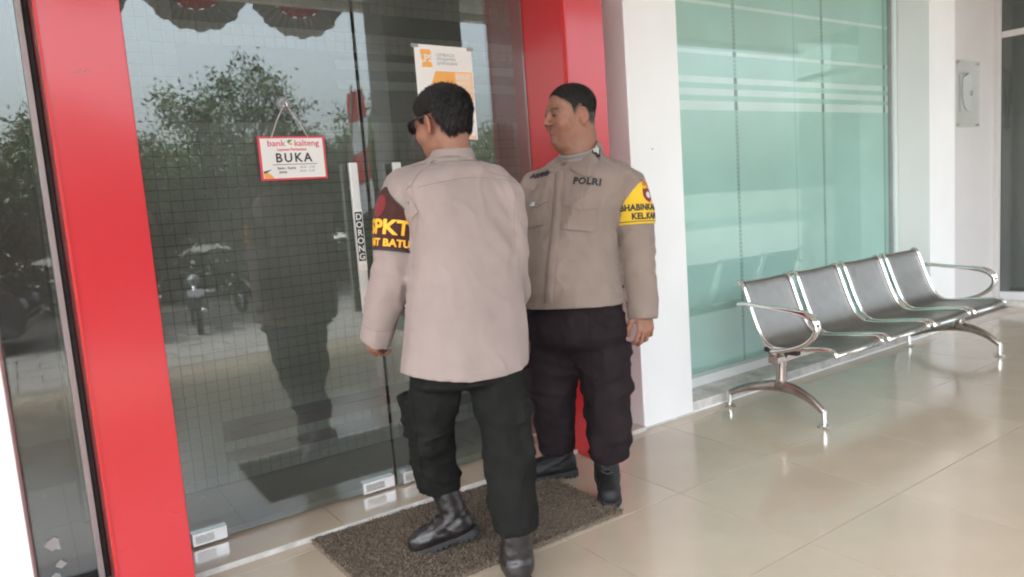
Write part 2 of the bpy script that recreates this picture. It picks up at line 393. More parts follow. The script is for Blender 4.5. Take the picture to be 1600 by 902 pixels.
# glass doors
def door(x0, x1, yy, label, handle_x, hinge_left):
    d = empty('glass_door', (x0, yy, LEDGE_Z), label=label, category='door', group='double glass entrance doors')
    pin(box('pane', x0, x1, yy-.005, yy+.005, .034, 2.78, MT['glass'], bev=.0008), d)
    for a, b in (((x0+.02, x0+.15)), ((x1-.155, x1-.004))):
        p = pin(box('patch_fitting', a, b, yy-.018, yy+.018, .030, .083, MT['polish'], bev=.002), d)
        q = box('cover_plate', a+.012, b-.05, yy-.0195, yy-.0175, .040, .072, MT['chrome'], bev=.0006)
        q.parent = d; q.location = -Vector(d.location)
        q.parent = p; q.location = (0, 0, 0)
    return d
d1 = door(.402, 1.279, GLY, 'left glass entrance door carrying the hanging BUKA sign and the DORONG handle', 1.21, True)
d2 = door(1.290, 2.158, GLY-.012, 'right glass entrance door with the orange and white poster behind the policemen', 1.40, False)
def handle(x, y, z0, z1, d, word=None):
    L0 = -Vector(d.location)
    bm = bmesh.new(); abox(bm, x-.019, x+.019, y-.010, y+.010, z0, z1, .006)
    h = obj('handle', tomesh(bm), MT['satin'], d); h.location = L0
    for z in (z0+.10, z1-.10):
        bm = bmesh.new(); cyl(bm, (x, y+.027, z), .009, .034, 12, 'y'); s = obj('mount', tomesh(bm), MT['chrome'], h)
    if word:
        box('sticker', x-.0155, x+.0155, y-.0116, y-.0104, 1.055, 1.262, MT['pblack'], h)
        box('sticker_margin', x-.0185, x+.0185, y-.0103, y-.0100, 1.015, 1.272, MT['paper'], h)
        for k, ch in enumerate(word):
            t = text_on('letter', ch, .037, (x, y-.0122, 1.240-k*.0335), MT['paper'], h, bold=.0006)
        t = text_on('letter', 'W', .02, (x, y-.0108, 1.033), MT['orange_l'], h)
    return h
handle(1.207, 2.895-.012, .83, 1.467, d1, 'DORONG')
handle(1.402, 2.883-.012, .83, 1.462, d2)
# small white note low on the right door beside the handle
flatpoly('sticker', [(1.50, .93), (1.56, .93), (1.56, 1.02), (1.50, 1.02)], 2.909, MT['pred'], None, label='small red and white sticker on the right glass door between the two policemen', category='sticker')

# hanging open sign
BY = 2.905
sg = empty('hanging_sign', (.97, BY, 1.49), label='white BUKA sign with a red border hanging by a string on the glass door', category='sign')
def spart(o): return pin(o, sg)
z0s, z1s = 1.408, 1.580
ca, sa = math.cos(R_(.3)), math.sin(R_(.3))
board = spart(box('board', .834, 1.104, BY-.002, BY+.002, z0s, z1s, MT['pred'], bev=.0015))
spart(box('print_panel', .843, 1.095, BY-.0032, BY-.0022, z0s+.008, z1s-.008, MT['paper']))
TYs = BY-.0042
def st(s, size, x, z, m, bold=0, sx=1.0, spacing=1.0): return spart(text_on('lettering', s, size, (x, TYs, z), m, None, bold=bold, sx=sx, spacing=spacing))
st('bank', .034, .905, 1.552, MT['pred'], .0002, 1.12); st('kalteng', .034, 1.028, 1.552, MT['pred'], .0002, 1.05)
spart(flatpoly('logo', [(.948, 1.560), (.957, 1.5665), (.972, 1.566), (.960, 1.557), (.955, 1.552)], TYs, MT['pgreen'], None))
spart(flatpoly('logo', [(.951, 1.553), (.964, 1.555), (.972, 1.545), (.960, 1.546)], TYs, MT['orange'], None))
st('Layanan Perbankan', .0155, .966, 1.528, MT['pred'], .0002, 1.0)
st('BUKA', .050, .970, 1.494, MT['pblack'], .0010, .98, 1.28)
spart(box('rule_line', .883, 1.063, TYs, TYs+.0008, 1.4685, 1.4705, MT['pblack']))
st('Senin - Kamis', .0135, .937, 1.455, MT['pblack'], .0002); st('08.00 - 15.00', .0115, 1.022, 1.457, MT['pgrey'])
st('Jumat', .0135, .921, 1.440, MT['pblack'], .0002); st('08.00 - 15.00', .0115, 1.020, 1.442, MT['pgrey'])
spart(flatpoly('corner_flourish', [(.845, 1.4165), (.885, 1.4165), (.872, 1.432), (.858, 1.440), (.845, 1.436)], TYs, MT['orange'], None))
spart(flatpoly('corner_flourish', [(.845, 1.436), (.860, 1.440), (.878, 1.452), (.860, 1.447), (.845, 1.444)], TYs-.0004, MT['pblack'], None))
spart(tube('string', [(.953, BY-.004, 1.705), (.917, BY-.004, 1.64), (.889, BY-.004, 1.576)], .0028, MT['string'], None, 6))
spart(tube('string', [(.958, BY-.004, 1.705), (1.003, BY-.004, 1.64), (1.036, BY-.004, 1.576)], .0028, MT['string'], None, 6))
bm = bmesh.new(); cyl(bm, (.956, 2.913, 1.708), .030, .014, 20, 'y', r2=.022); cyl(bm, (.956, 2.900, 1.708), .012, .016, 12, 'y')
spart(obj('suction_cup', tomesh(bm, smooth=False), MT['rubber']))
spart(tube('hook', catmull([(.956, 2.893, 1.72), (.956, 2.885, 1.712), (.958, 2.883, 1.696), (.953, 2.891, 1.694), (.945, 2.895, 1.70)], 5), .004, MT['chrome'], None, 6))

# poster on the right door
PYp = 2.9075
po = empty('poster', (1.70, PYp, 1.77), label='white and orange deposit insurance poster taped on the right glass door', category='poster')
def pp(o): return pin(o, po)
PX0, PX1, PZ0, PZ1 = 1.556, 1.852, 1.556, 1.972
bm = bmesh.new()
vs = [bm.verts.new(c) for c in ((PX0, PYp, PZ0+.02), (PX1, PYp, PZ0), (PX1, PYp, PZ1), (PX0, PYp, PZ1+.004))]
f = bm.faces.new(vs); r = bmesh.ops.extrude_face_region(bm, geom=[f])
for v in r['geom']:
    if isinstance(v, bmesh.types.BMVert): v.co.y += .0006
pp(obj('paper', tomesh(bm), MT['paper']))
py2 = PYp-.0006
pp(flatpoly('logo', [(1.587, 1.955), (1.635, 1.955), (1.640, 1.935), (1.637, 1.905), (1.642, 1.878), (1.588, 1.878), (1.594, 1.905), (1.583, 1.925)], py2, MT['orange'], None, .0004))
pp(text_on('lettering', 'LPS', .046, (1.612, py2-.0006, 1.915), MT['paper'], None, bold=.0012))
for k, s in enumerate(('LEMBAGA', 'PENJAMIN', 'SIMPANAN')):
    pp(text_on('lettering', s, .0205, (1.712+.003*k, py2, 1.933-k*.0185), MT['pgrey'], None, sx=1.05))
pp(flatpoly('orange_panel', [(1.655, 1.862), (1.845, 1.862), (1.845, 1.735), (1.60, 1.735)], py2, MT['orange'], None, .0004))
pp(flatpoly('orange_panel', [(1.755, 1.858), (1.841, 1.858), (1.841, 1.70), (1.755, 1.70)], py2-.0005, MT['orange_l'], None, .0003))
for k, s in enumerate(('BANK', 'PESERTA', 'PENJAMINAN')):
    pp(text_on('lettering', s, .030 if k == 0 else .019, (1.797, py2-.0012, 1.838-k*.028), MT['paper'], None, bold=.0005))
pp(flatpoly('orange_strip', [(1.80, 1.562), (1.845, 1.559), (1.845, 1.574), (1.80, 1.578)], py2, MT['orange_l'], None, .0003))
for (x, z) in ((1.56, 1.968), (1.845, 1.966)):
    pp(flatpoly('tape', [(x-.018, z-.008), (x+.018, z-.006), (x+.018, z+.008), (x-.018, z+.009)], py2-.0002, MT['lighttrim'], None, .0003))

# teal frosted window
win = empty('window', (4.4, 3.0, .05), label='large teal frosted shop window behind the steel bench', category='window')
def wp(o): return pin(o, win)
WX0, WX1, WY = 3.027, 5.715, 2.985
wp(box('pane', WX0+.02, 4.4505, WY-.004, WY+.004, .12, 2.78, MT['glass_w']))
wp(box('pane', 4.4545, WX1-.045, WY-.004, WY+.004, .12, 2.78, MT['glass_w']))
FY = WY+.009
gaps = [WX0+.02, 3.846, 4.792, 5.600, WX1-.045]
sb = [(1.723, 1.778), (1.812, 1.852), (1.886, 1.923), (2.055, 2.078), (2.345, 2.365)]
for k, (a, b) in enumerate(zip(gaps, gaps[1:])):
    a2 = a+(.014 if k else 0); b2 = b-(.014 if k < 3 else 0)
    wp(box('film_panel', a2, b2, FY, FY+.001, .12, 2.78, MT['film']))
    for (z0, z1) in sb:
        wp(box('film_band', a2+.004, b2-.004, FY-.0016, FY-.0004, z0, z1, MT['film2']))
for x in gaps[1:4]:
    for (z0, z1) in sb[:4]:
        wp(box('band_square', x-.0135, x+.0135, FY-.0016, FY-.0004, z0, z1, MT['blindgap']))
for x in gaps[1:4]:
    js = wp(box('joint_strip', x-.0138, x+.0138, FY+.0012, FY+.0024, .12, 2.78, MT['joint']))
    bm = bmesh.new()
    for k in range(98):
        z = .14+k*.0265; abox(bm, x-.012, x+.012, FY+.0002, FY+.0011, z, z+.009)
    wp(obj('joint_ticks', tomesh(bm), MT['tick'], kind='stuff'))
bl = empty('slat_blind', (4.4, 3.03, 0), label='slatted blind hanging behind the teal window film', category='blind')
bm = bmesh.new()
for k in range(100):
    z = .13+k*.0265
    v = [bm.verts.new(c) for c in ((WX0+.05, 3.012, z), (WX1-.06, 3.012, z), (WX1-.06, 3.030, z+.013), (WX0+.05, 3.030, z+.013))]
    bm.faces.new(v); v2 = [bm.verts.new(Vector(c)+Vector((0, 0, .0012))) for c in ((WX0+.05, 3.012, z), (WX1-.06, 3.012, z), (WX1-.06, 3.030, z+.013), (WX0+.05, 3.030, z+.013))]
    bm.faces.new(v2[::-1])
pin(obj('slats', tomesh(bm), MT['blind'], kind='stuff'), bl)
pin(box('backing', WX0+.05, WX1-.06, 3.034, 3.037, .12, 2.78, MT['blind2']), bl)
wp(box('frame', WX1-.044, WX1-.002, 2.95, 3.02, .10, 2.80, MT['film2'], bev=.003))
wp(box('frame', WX1-.060, WX1-.0445, 2.965, 3.0, .121, 2.78, MT['pgrey'], bev=.002))
wp(box('frame', WX0, WX0+.018, 2.95, 3.02, .10, 2.80, MT['alu_w'], bev=.003))
wp(box('sill', WX0+.001, WX1-.0005, 2.925, 3.02, .062, .119, MT['alu_w'], bev=.004))
bw = box('base_wall', 3.027, 5.72, YW+.012, 3.02, .0, .061, MT['dirt'], bev=.003, label='low grey kerb wall under the teal window with a worn white edge', category='kerb')
box('worn_edge', 3.03, 5.718, YW+.0095, YW+.0118, .0008, .010, MT['white'], bw)

# glass return at the far right
rw = empty('corner_window', (7.3, 2.86, 0), label='dark glass corner window with a pale crossbar at the right edge', category='window')
A0, A1 = np.array([7.302, 2.858]), np.array([7.302+.25, 2.858-1.9])
def slab(name, z0, z1, off, th_, m):
    d = (A1-A0)/np.linalg.norm(A1-A0); nrm = np.array([d[1], -d[0]])
    bm = bmesh.new(); q = [A0-nrm*off, A1-nrm*off, A1-nrm*(off+th_), A0-nrm*(off+th_)]
    lo = [bm.verts.new((*p, z0)) for p in q]; hi = [bm.verts.new((*p, z1)) for p in q]
    bm.faces.new(lo[::-1]); bm.faces.new(hi)
    for i in range(4): bm.faces.new((lo[i], lo[(i+1) % 4], hi[(i+1) % 4], hi[i]))
    return pin(obj(name, tomesh(bm), m), rw)
slab('pane', .13, 2.80, .006, .008, MT['glass'])
slab('crossbar', 2.36, 2.41, -.02, .05, MT['offwhite'])
slab('sill', .06, .129, -.03, .09, MT['alu_w'])
slab('base', .0, .059, -.02, .08, MT['dirt'])
slab('back_panel', .0, 2.9, .55, .05, MT['inwall'])

# door mat
bm = bmesh.new(); mc = [(.815, 2.06), (1.85, 2.045), (1.86, 2.655), (.805, 2.69)]
nx_, ny_ = 150, 90
gridv = {}
for i in range(nx_+1):
    for j in range(ny_+1):
        u, v = i/nx_, j/ny_
        p = (1-u)*(1-v)*np.array(mc[0])+u*(1-v)*np.array(mc[1])+u*v*np.array(mc[2])+(1-u)*v*np.array(mc[3])
        e = min(u, 1-u)*nx_/2; e2 = min(v, 1-v)*ny_/2
        z = .0125 if min(e, e2) > 0 else .0
        p = p+np.random.uniform(-.003, .003, 2)
        gridv[i, j] = bm.verts.new((p[0], p[1], z+random.uniform(0, .006)*(z > 0)))
for i in range(nx_):
    for j in range(ny_): bm.faces.new((gridv[i, j], gridv[i+1, j], gridv[i+1, j+1], gridv[i, j+1]))
dm = obj('door_mat', tomesh(bm), MT['mat_'], label='brown looped coir door mat on the floor in front of the glass doors', category='door mat')
bm = bmesh.new()
for k in range(16000):
    u, v = random.random(), random.random()
    p = (1-u)*(1-v)*np.array(mc[0])+u*(1-v)*np.array(mc[1])+u*v*np.array(mc[2])+(1-u)*v*np.array(mc[3])
    a = random.uniform(0, 6.28); L = random.uniform(.004, .009); h = random.uniform(.003, .009)
    dx, dy = math.cos(a)*L, math.sin(a)*L; w = .0013
    q = [(p[0]-dx-dy*.15, p[1]-dy+dx*.15, .014), (p[0]+w, p[1]-w, .015+h), (p[0]+dx, p[1]+dy, .014)]
    bm.faces.new([bm.verts.new(c) for c in q])
obj('pile', tomesh(bm), MT['mat_'], dm, kind='stuff')
# ================================================================ BENCH
ben = empty('bench', (4.25, 2.3, 0), label='four-seat perforated steel waiting bench with curved armrests by the teal window', category='bench')
def bp_(o): return pin(o, ben)
prof = [(1.985, .378), (1.992, .398), (2.012, .410), (2.05, .412), (2.13, .404), (2.22, .393), (2.30, .385), (2.355, .388), (2.395, .412), (2.425, .455),
        (2.455, .52), (2.485, .60), (2.512, .675), (2.530, .715), (2.545, .728), (2.562, .725), (2.568, .712)]
prof = [tuple(p) for p in catmull(prof, 3)]
SW, SP = .442, .490
SX0 = 3.240
def shell_mesh():
    bm = bmesh.new(); th = .004; n = len(prof); nx = 8; rows = []
    P = np.array(prof); T = np.gradient(P, axis=0); T /= np.linalg.norm(T, axis=1)[:, None]; N = np.stack([-T[:, 1], T[:, 0]], 1)
    for side in (0, 1):
        for i in range(n):
            r = []
            for k in range(nx+1):
                u = k/nx; dish = .006*(1-(2*u-1)**2)
                q = P[i]-N[i]*dish-N[i]*th*side
                r.append(bm.verts.new((.012+u*(SW-.024), q[0], q[1])))
            rows.append(r)
    for s in (0, 1):
        for i in range(n-1):
            for k in range(nx):
                a = rows[s*n+i]; b = rows[s*n+i+1]; f = (a[k], a[k+1], b[k+1], b[k])
                bm.faces.new(f if s == 0 else f[::-1])
    for i in range(n-1):
        for k in (0, nx):
            bm.faces.new((rows[i][k], rows[i+1][k], rows[n+i+1][k], rows[n+i][k]))
    for i in (0, n-1):
        for k in range(nx):
            bm.faces.new((rows[i][k], rows[i][k+1], rows[n+i][k+1], rows[n+i][k]))
    return tomesh(bm, 'seat', True)
sm = shell_mesh(); sm.materials.append(MT['seat'])
bm = bmesh.new(); atube(bm, [(.011, a, b) for a, b in prof], .0115, 8); rim = tomesh(bm, 'rim', True); rim.materials.append(MT['polish'])
bm = bmesh.new(); atube(bm, [(.012, 1.987, .386), (SW-.012, 1.987, .386)], .012, 8); lip = tomesh(bm, 'lip', True); lip.materials.append(MT['chrome'])
bm = bmesh.new(); atube(bm, [(.012, 2.560, .716), (SW-.012, 2.560, .716)], .011, 8); lip2 = tomesh(bm, 'lip', True); lip2.materials.append(MT['polish'])
for i in range(4):
    s = obj('seat', sm, None, ben); s.location = (SX0+i*SP-4.25, -2.3, 0)
    r = obj('rim', rim, None, s); r = obj('rim', rim, None, s); r.location = (SW-.022, 0, 0)
    obj('front_lip', lip, None, s); obj('top_lip', lip2, None, s)
    for x in (.05, SW-.05):
        bm = bmesh.new(); abox(bm, x-.018, x+.018, 2.22, 2.42, .352, .378, .004); obj('bracket', tomesh(bm), MT['dark'], s)
bp_(box('beam', 3.20, 5.30, 2.285, 2.345, .312, .352, MT['rustchrome'], bev=.006))
LEGX = (3.275, 5.300)
for lx in LEGX:
    e = bp_(tube('leg_post', [(lx, 2.315, .365), (lx, 2.315, .30), (lx, 2.318, .22), (lx, 2.325, .165)], [.036, .026, .028, .036], MT['rustchrome'], None, 12))
    for sgn, yend in ((-1, 2.075), (1, 2.665)):
        pts = catmull([(lx, 2.32, .178), (lx, 2.32+sgn*.08, .168), (lx, (2.32+yend)/2+sgn*.05, .132), (lx, yend-sgn*.0, .078)], 5)
        rr = np.linspace(.034, .017, len(pts))
        bm = bmesh.new(); atube(bm, pts, list(rr), 10)
        for v in bm.verts: v.co.x = lx+(v.co.x-lx)*.72
        l = obj('leg', tomesh(bm, 'leg', True), MT['rustchrome'], e); l.location = Vector((0, 0, 0))-Vector((0, 0, 0))
        l.parent = ben; l.location = -Vector(ben.location)
        bm = bmesh.new(); cyl(bm, (lx, yend, .058), .0155, .062, 14); f = obj('leg_tip', tomesh(bm), MT['polish'], l)
        bm = bmesh.new(); cyl(bm, (lx, yend, .007), .034, .012, 18, r2=.022); cyl(bm, (lx, yend, .018), .012, .02, 10); f = obj('foot_pad', tomesh(bm), MT['chrome'], l)
for ax in (3.212, 5.190):
    pts = catmull([(ax, 2.535, .612), (ax, 2.48, .618), (ax, 2.36, .610), (ax, 2.22, .603), (ax, 2.12, .588), (ax, 2.068, .548), (ax, 2.075, .49), (ax, 2.14, .43), (ax, 2.24, .392), (ax, 2.33, .375)], 5)
    w = [.0125+.008*math.exp(-((i/len(pts)-.5)/.16)**2) for i in range(len(pts))]
    bm = bmesh.new(); atube(bm, pts, w, 10)
    for v in bm.verts: v.co.x = ax+(v.co.x-ax)*1.25
    bp_(obj('armrest', tomesh(bm, 'armrest', True), MT['polish']))
    bp_(tube('arm_bracket', [(ax, 2.33, .372), (ax+(.08 if ax < 4 else -.02), 2.325, .335)], .02, MT['rustchrome'], None, 8))

# ================================================================ WHAT THE GLASS REFLECTS (all in front of the building)
def rcol(x0, x1, y0, y1, lab):
    o = box('canopy_column', x0, x1, y0, y1, -.45, 3.448, MT['clad'], bev=.01, label=lab, category='column')
rcol(3.25, 4.15, -1.28, -.85, 'broad dark canopy column reflected in the right glass door')
rcol(-5.2, -4.7, -1.28, -.85, 'far canopy column at the left end of the porch')
# bunting fans along the eave
def fan(cx, lab):
    b = empty('bunting', (cx, -1.66, 3.56), label=lab, category='bunting', group='bunting along the canopy edge')
    for nm, r0_, r1_, m in (('cloth_centre', .01, .27, MT['fabric_r']), ('cloth_rim', .271, .47, MT['rim_c'])):
        bm = bmesh.new(); n = 40; A = []; B = []
        for k in range(n+1):
            a = math.pi+math.pi*k/n; dy = .018*(1 if k % 2 else -1)
            A.append(bm.verts.new((r0_*math.cos(a)*1.06, dy*r0_*2, r0_*math.sin(a))))
            rr = r1_*(1+.03*math.sin(k*1.3))
            B.append(bm.verts.new((rr*math.cos(a)*1.06, dy*r1_*2, rr*math.sin(a))))
        for k in range(n): bm.faces.new((A[k], A[k+1], B[k+1], B[k]))
        obj(nm, tomesh(bm), m, b)
for k in range(-4, 4):
    fan(-.28+k*1.0, {2: 'red and white bunting fan mirrored atop the left door, nearer the red pillar', 3: 'red and white bunting fan mirrored above the BUKA sign', 0: 'bunting fan mirrored at the top of the narrow side window'}.get(k, 'half-round red and white cloth bunting hanging from the canopy edge'))
# flag banner on a bamboo pole
fl = empty('flag_banner', (5.0, -6.1, -.47), label='tall red and white striped cloth banner on a bamboo pole in the parking lot', category='flag')
tube('pole', [(0, 0, 0), (0, 0, 2.6), (.1, .05, 3.9)], .022, MT['bark'], fl, 8)
for k in range(4):
    bm = bmesh.new(); rows = []
    for j in range(7):
        z = 3.75-(k*6+j)*.085
        rows.append([bm.verts.new((.03+w*.30/5, .05*math.sin(z*5+w*.9), z+.03*w-.02*k)) for w in range(6)])
    for j in range(6):
        for w in range(5): bm.faces.new((rows[j][w], rows[j][w+1], rows[j+1][w+1], rows[j+1][w]))
    obj('cloth', tomesh(bm, smooth=True), MT['fabric_r'] if k % 2 == 0 else MT['fabric_w'], fl)

# trees across the lot
def tree(x, y, h, cr_, label, seed, zb=-.5):
    rs = np.random.RandomState(seed)
    t = empty('tree', (x, y, zb), label=label, category='tree')
    bm = bmesh.new(); tips = []
    top = h*.45
    atube(bm, [(0, 0, 0), (.05, .02, top*.5), (.0, -.05, top)], [.16, .13, .10], 8)
    for k in range(9):
        a = k*2.4+rs.rand(); L = cr_*(.55+.5*rs.rand()); e = h*(.62+.36*rs.rand())
        p = [(0, -.03, top*(.75+.25*rs.rand())), (math.cos(a)*L*.45, math.sin(a)*L*.45, (top+e)/2), (math.cos(a)*L, math.sin(a)*L, e)]
        atube(bm, catmull(p, 3), list(np.linspace(.07, .015, 7)), 6); tips.append(np.array(p[2])); tips.append((np.array(p[1])+np.array(p[2]))/2)
    obj('trunk', tomesh(bm, smooth=True), MT['bark'], t)
    bm = bmesh.new()
    for c in tips+[np.array([0, 0, h*.93])]:
        for cl in range(9):
            cc_ = c+rs.normal(0, .30, 3)*np.array([1.1, 1.1, .8])
            for l in range(105):
                q = cc_+rs.normal(0, .16, 3); s = .022+.028*rs.rand(); d = rs.normal(0, 1, 3); d /= np.linalg.norm(d); e = np.cross(d, rs.normal(0, 1, 3)); e /= np.linalg.norm(e)
                bm.faces.new([bm.verts.new(q+d*s*1.5), bm.verts.new(q+e*s*.55), bm.verts.new(q-d*s*1.5), bm.verts.new(q-e*s*.55)])
    obj('crown', tomesh(bm), MT['leaf'], t, kind='stuff')
tree(.9, -9.2, 3.9, 1.5, 'bushy green tree beyond the lot, nearest to the side window reflection', 3)
tree(4.4, -10.0, 4.5, 1.3, 'tall green tree with a forked top reflected above the BUKA sign', 5)
tree(7.0, -9.6, 4.1, 1.3, 'rounded green tree reflected left of the poster', 8)
tree(-2.4, -9.8, 4.1, 1.6, 'spreading green tree reflected in the side window', 11)
tree(2.7, -11.6, 3.5, 1.7, 'dense low green tree filling the row behind the forked one', 13)
tree(6.0, -12.6, 3.4, 1.6, 'dense low green tree behind the rounded one', 15)
tree(-.6, -12.4, 3.5, 1.7, 'dense low tree between the bushy and the spreading trees', 17)
tree(9.8, -11.2, 3.6, 1.6, 'loose green tree near the roadside house', 19)
# hedge, roadside house
bm = bmesh.new(); rs = np.random.RandomState(4)
for l in range(26000):
    q = np.array([rs.uniform(-9, 12), rs.uniform(-13.6, -12.5), -.45+rs.rand()**.8*1.9]); q[2] += .2*math.sin(q[0]*2)*(q[2] > .6)
    s = .05+.05*rs.rand(); d = rs.normal(0, 1, 3); d /= np.linalg.norm(d); e = np.cross(d, rs.normal(0, 1, 3)); e /= np.linalg.norm(e)
    bm.faces.new([bm.verts.new(q+d*s*1.5), bm.verts.new(q+e*s*.6), bm.verts.new(q-d*s*1.5), bm.verts.new(q-e*s*.6)])
obj('hedge', tomesh(bm), MT['leaf'], kind='stuff', label='dense roadside hedge under the trees beyond the parking lot', category='hedge')
hs_ = empty('roadside_house', (15, -22, -.5), label='low house with a grey pitched roof across the street', category='house')
box('wall', -5, 5, -3, 3, 0, 2.6, MT['wallfar'], hs_)
bm = bmesh.new(); v = [bm.verts.new(c) for c in ((-5.6, 3.6, 2.6), (5.6, 3.6, 2.6), (5.6, 0, 4.1), (-5.6, 0, 4.1), (-5.6, -3.6, 2.6), (5.6, -3.6, 2.6))]
bm.faces.new((v[0], v[1], v[2], v[3])); bm.faces.new((v[3], v[2], v[5], v[4])); bm.faces.new((v[0], v[3], v[4])); bm.faces.new((v[1], v[5], v[2])); bm.faces.new((v[0], v[4], v[5], v[1]))
obj('roof', tomesh(bm), MT['roof'], hs_)
box('door', -.5, .5, 3.003, 3.06, 0, 2.1, MT['clad'], hs_)
for x in (-3.4, 2.2): box('window', x, x+1.3, 3.003, 3.05, .9, 2.0, MT['carglass'], hs_)

# motorbikes
def bike(x, y, rz, label, seed):
    b = empty('motorbike', (x, y, -.455), rz, label=label, category='motorbike', group='motorbikes parked in the lot')
    for wx in (-.62, .62):
        bm = bmesh.new(); pts = [(wx+.27*math.cos(a), 0, .28+.27*math.sin(a)) for a in np.linspace(0, 2*math.pi, 25)]
        atube(bm, pts, .045, 7, cap=False); w = obj('wheel', tomesh(bm, smooth=True), MT['tyre'], b)
        bm = bmesh.new(); cyl(bm, (wx, 0, .28), .05, .09, 10, 'y')
        for a in np.linspace(0, 2*math.pi, 6)[:-1]: atube(bm, [(wx, 0, .28), (wx+.23*math.cos(a), 0, .28+.23*math.sin(a))], .012, 5)
        obj('rim', tomesh(bm), MT['chrome'], w)
    tube('body', catmull([(-.72, 0, .68), (-.4, 0, .70), (-.1, 0, .58), (.1, 0, .42), (.3, 0, .5), (.46, 0, .82)], 4), [.05]*3+[.10]*5+[.12]*6+[.10]*4+[.08]*3, MT['carpaint'], b, 8)
    tube('seat', catmull([(-.65, 0, .77), (-.3, 0, .79), (.02, 0, .70)], 4), [.08, .1, .11, .11, .11, .11, .1, .09, .06], MT['tyre'], b, 8)
    tube('fork', [(.46, 0, .88), (.62, 0, .28)], .035, MT['chrome'], b, 8)
    tube('handlebar', catmull([(.36, -.34, .98), (.45, -.12, .97), (.47, 0, .95), (.45, .12, .97), (.36, .34, .98)], 3), .014, MT['dark'], b, 6)
    bm = bmesh.new(); bmesh.ops.create_uvsphere(bm, u_segments=10, v_segments=8, radius=.09, matrix=Matrix.Translation((.54, 0, .86))); obj('headlight', tomesh(bm, smooth=True), MT['lens'], b)
    box('number_plate', .60, .61, -.12, .12, .60, .70, MT['fabric_w'], b)
    box('front_fender', .36, .88, -.05, .05, .565, .60, MT['carpaint'], b, bev=.015)
    tube('exhaust', [(-.1, -.14, .25), (-.75, -.15, .36)], .045, MT['chrome'], b, 8)
    for s in (-1, 1): tube('mirror', [(.42, s*.2, .97), (.46, s*.26, 1.14), (.46, s*.30, 1.17)], [.007, .007, .045], MT['dark'], b, 7)
bike(1.35, -6.6, 1.35, 'black motorbike parked nose to the bank, reflected beside the left red pillar', 1)
bike(2.35, -6.9, 1.7, 'dark motorbike parked nearer the tall banner', 1)
bike(3.5, -7.8, 1.5, 'small dark motorbike parked farthest back by the banner', 0)
# dark car
ca_ = empty('parked_car', (-1.9, -8.0, -.455), .15, label='dark hatchback car parked across the lot, reflected in the side window', category='car')
bm = bmesh.new(); prf = [(-2.0, .25), (-2.05, .6), (-1.9, .85), (-1.2, .95), (-.75, 1.38), (.6, 1.45), (1.35, 1.05), (2.0, .9), (2.1, .55), (2.0, .25)]
L = [bm.verts.new((a, -.82 if b < 1 else -.66, b)) for a, b in prf]; Rr = [bm.verts.new((a, .82 if b < 1 else .66, b)) for a, b in prf]
bm.faces.new(L[::-1]); bm.faces.new(Rr)
for i in range(len(prf)): bm.faces.new((L[i], L[(i+1) % len(prf)], Rr[(i+1) % len(prf)], Rr[i]))
bmesh.ops.bevel(bm, geom=bm.edges[:], offset=.05, segments=2, affect='EDGES')
obj('body', tomesh(bm, smooth=False), MT['carpaint'], ca_)
for s in (-1, 1):
    bm = bmesh.new(); q = [(-1.05, 1.0), (-.72, 1.31), (.52, 1.37), (1.1, 1.03)]
    a = [bm.verts.new((x, s*(.835 if z < 1.1 else .70), z)) for x, z in q]; bm.faces.new(a); r = bmesh.ops.extrude_face_region(bm, geom=bm.faces[:])
    for v in r['geom']:
        if isinstance(v, bmesh.types.BMVert): v.co.y -= s*.03
    obj('side_window', tomesh(bm), MT['carglass'], ca_)
    for x in (-1.3, 1.3):
        bm = bmesh.new(); cyl(bm, (x, s*.76, .3), .31, .2, 22, 'y'); w = obj('wheel', tomesh(bm), MT['tyre'], ca_)
        bm = bmesh.new(); cyl(bm, (x, s*.865, .3), .19, .02, 16, 'y'); obj('rim', tomesh(bm), MT['chrome'], w)
    bm = bmesh.new(); bmesh.ops.create_uvsphere(bm, u_segments=10, v_segments=8, radius=.11, matrix=Matrix.Translation((2.0, s*.6, .72))); obj('headlight', tomesh(bm, smooth=True), MT['lens'], ca_)
# ================================================================ PEOPLE: distance-field modelling tools
CAMV = np.array([0, 0, CAM_H])
def P(px, py, D):
    d = fw+RV*(px-800)/CAM_F+UV*(451-py)/CAM_F
    return CAMV+d*D
def vn(a): a = np.array(a, float); return a/np.linalg.norm(a)
_lat = np.random.RandomState(12).uniform(-1, 1, (24, 24, 24)).astype(np.float32)
def noise(p, sc, off=0.0):
    q = p*np.array(sc, np.float32)+off
    i = np.floor(q).astype(np.int32); f = (q-i).astype(np.float32); f = f*f*(3-2*f)
    i %= 24; j = (i+1) % 24
    x0, y0, z0, x1, y1, z1 = i[:, 0], i[:, 1], i[:, 2], j[:, 0], j[:, 1], j[:, 2]
    fx, fy, fz = f[:, 0], f[:, 1], f[:, 2]
    c00 = _lat[x0, y0, z0]*(1-fx)+_lat[x1, y0, z0]*fx; c10 = _lat[x0, y1, z0]*(1-fx)+_lat[x1, y1, z0]*fx
    c01 = _lat[x0, y0, z1]*(1-fx)+_lat[x1, y0, z1]*fx; c11 = _lat[x0, y1, z1]*(1-fx)+_lat[x1, y1, z1]*fx
    return (c00*(1-fy)+c10*fy)*(1-fz)+(c01*(1-fy)+c11*fy)*fz
def smin(a, b, k):
    h = np.clip(.5+.5*(b-a)/k, 0, 1); return b*(1-h)+a*h-k*h*(1-h)
def smax(a, b, k): return -smin(-a, -b, k)
def cap(p, a, b, ra, rb):
    a = np.asarray(a, np.float32); b = np.asarray(b, np.float32); ab = b-a
    t = np.clip(((p-a)@ab)/max(ab@ab, 1e-9), 0, 1)
    return np.linalg.norm(p-a-t[:, None]*ab, axis=1)-(ra+(rb-ra)*t)
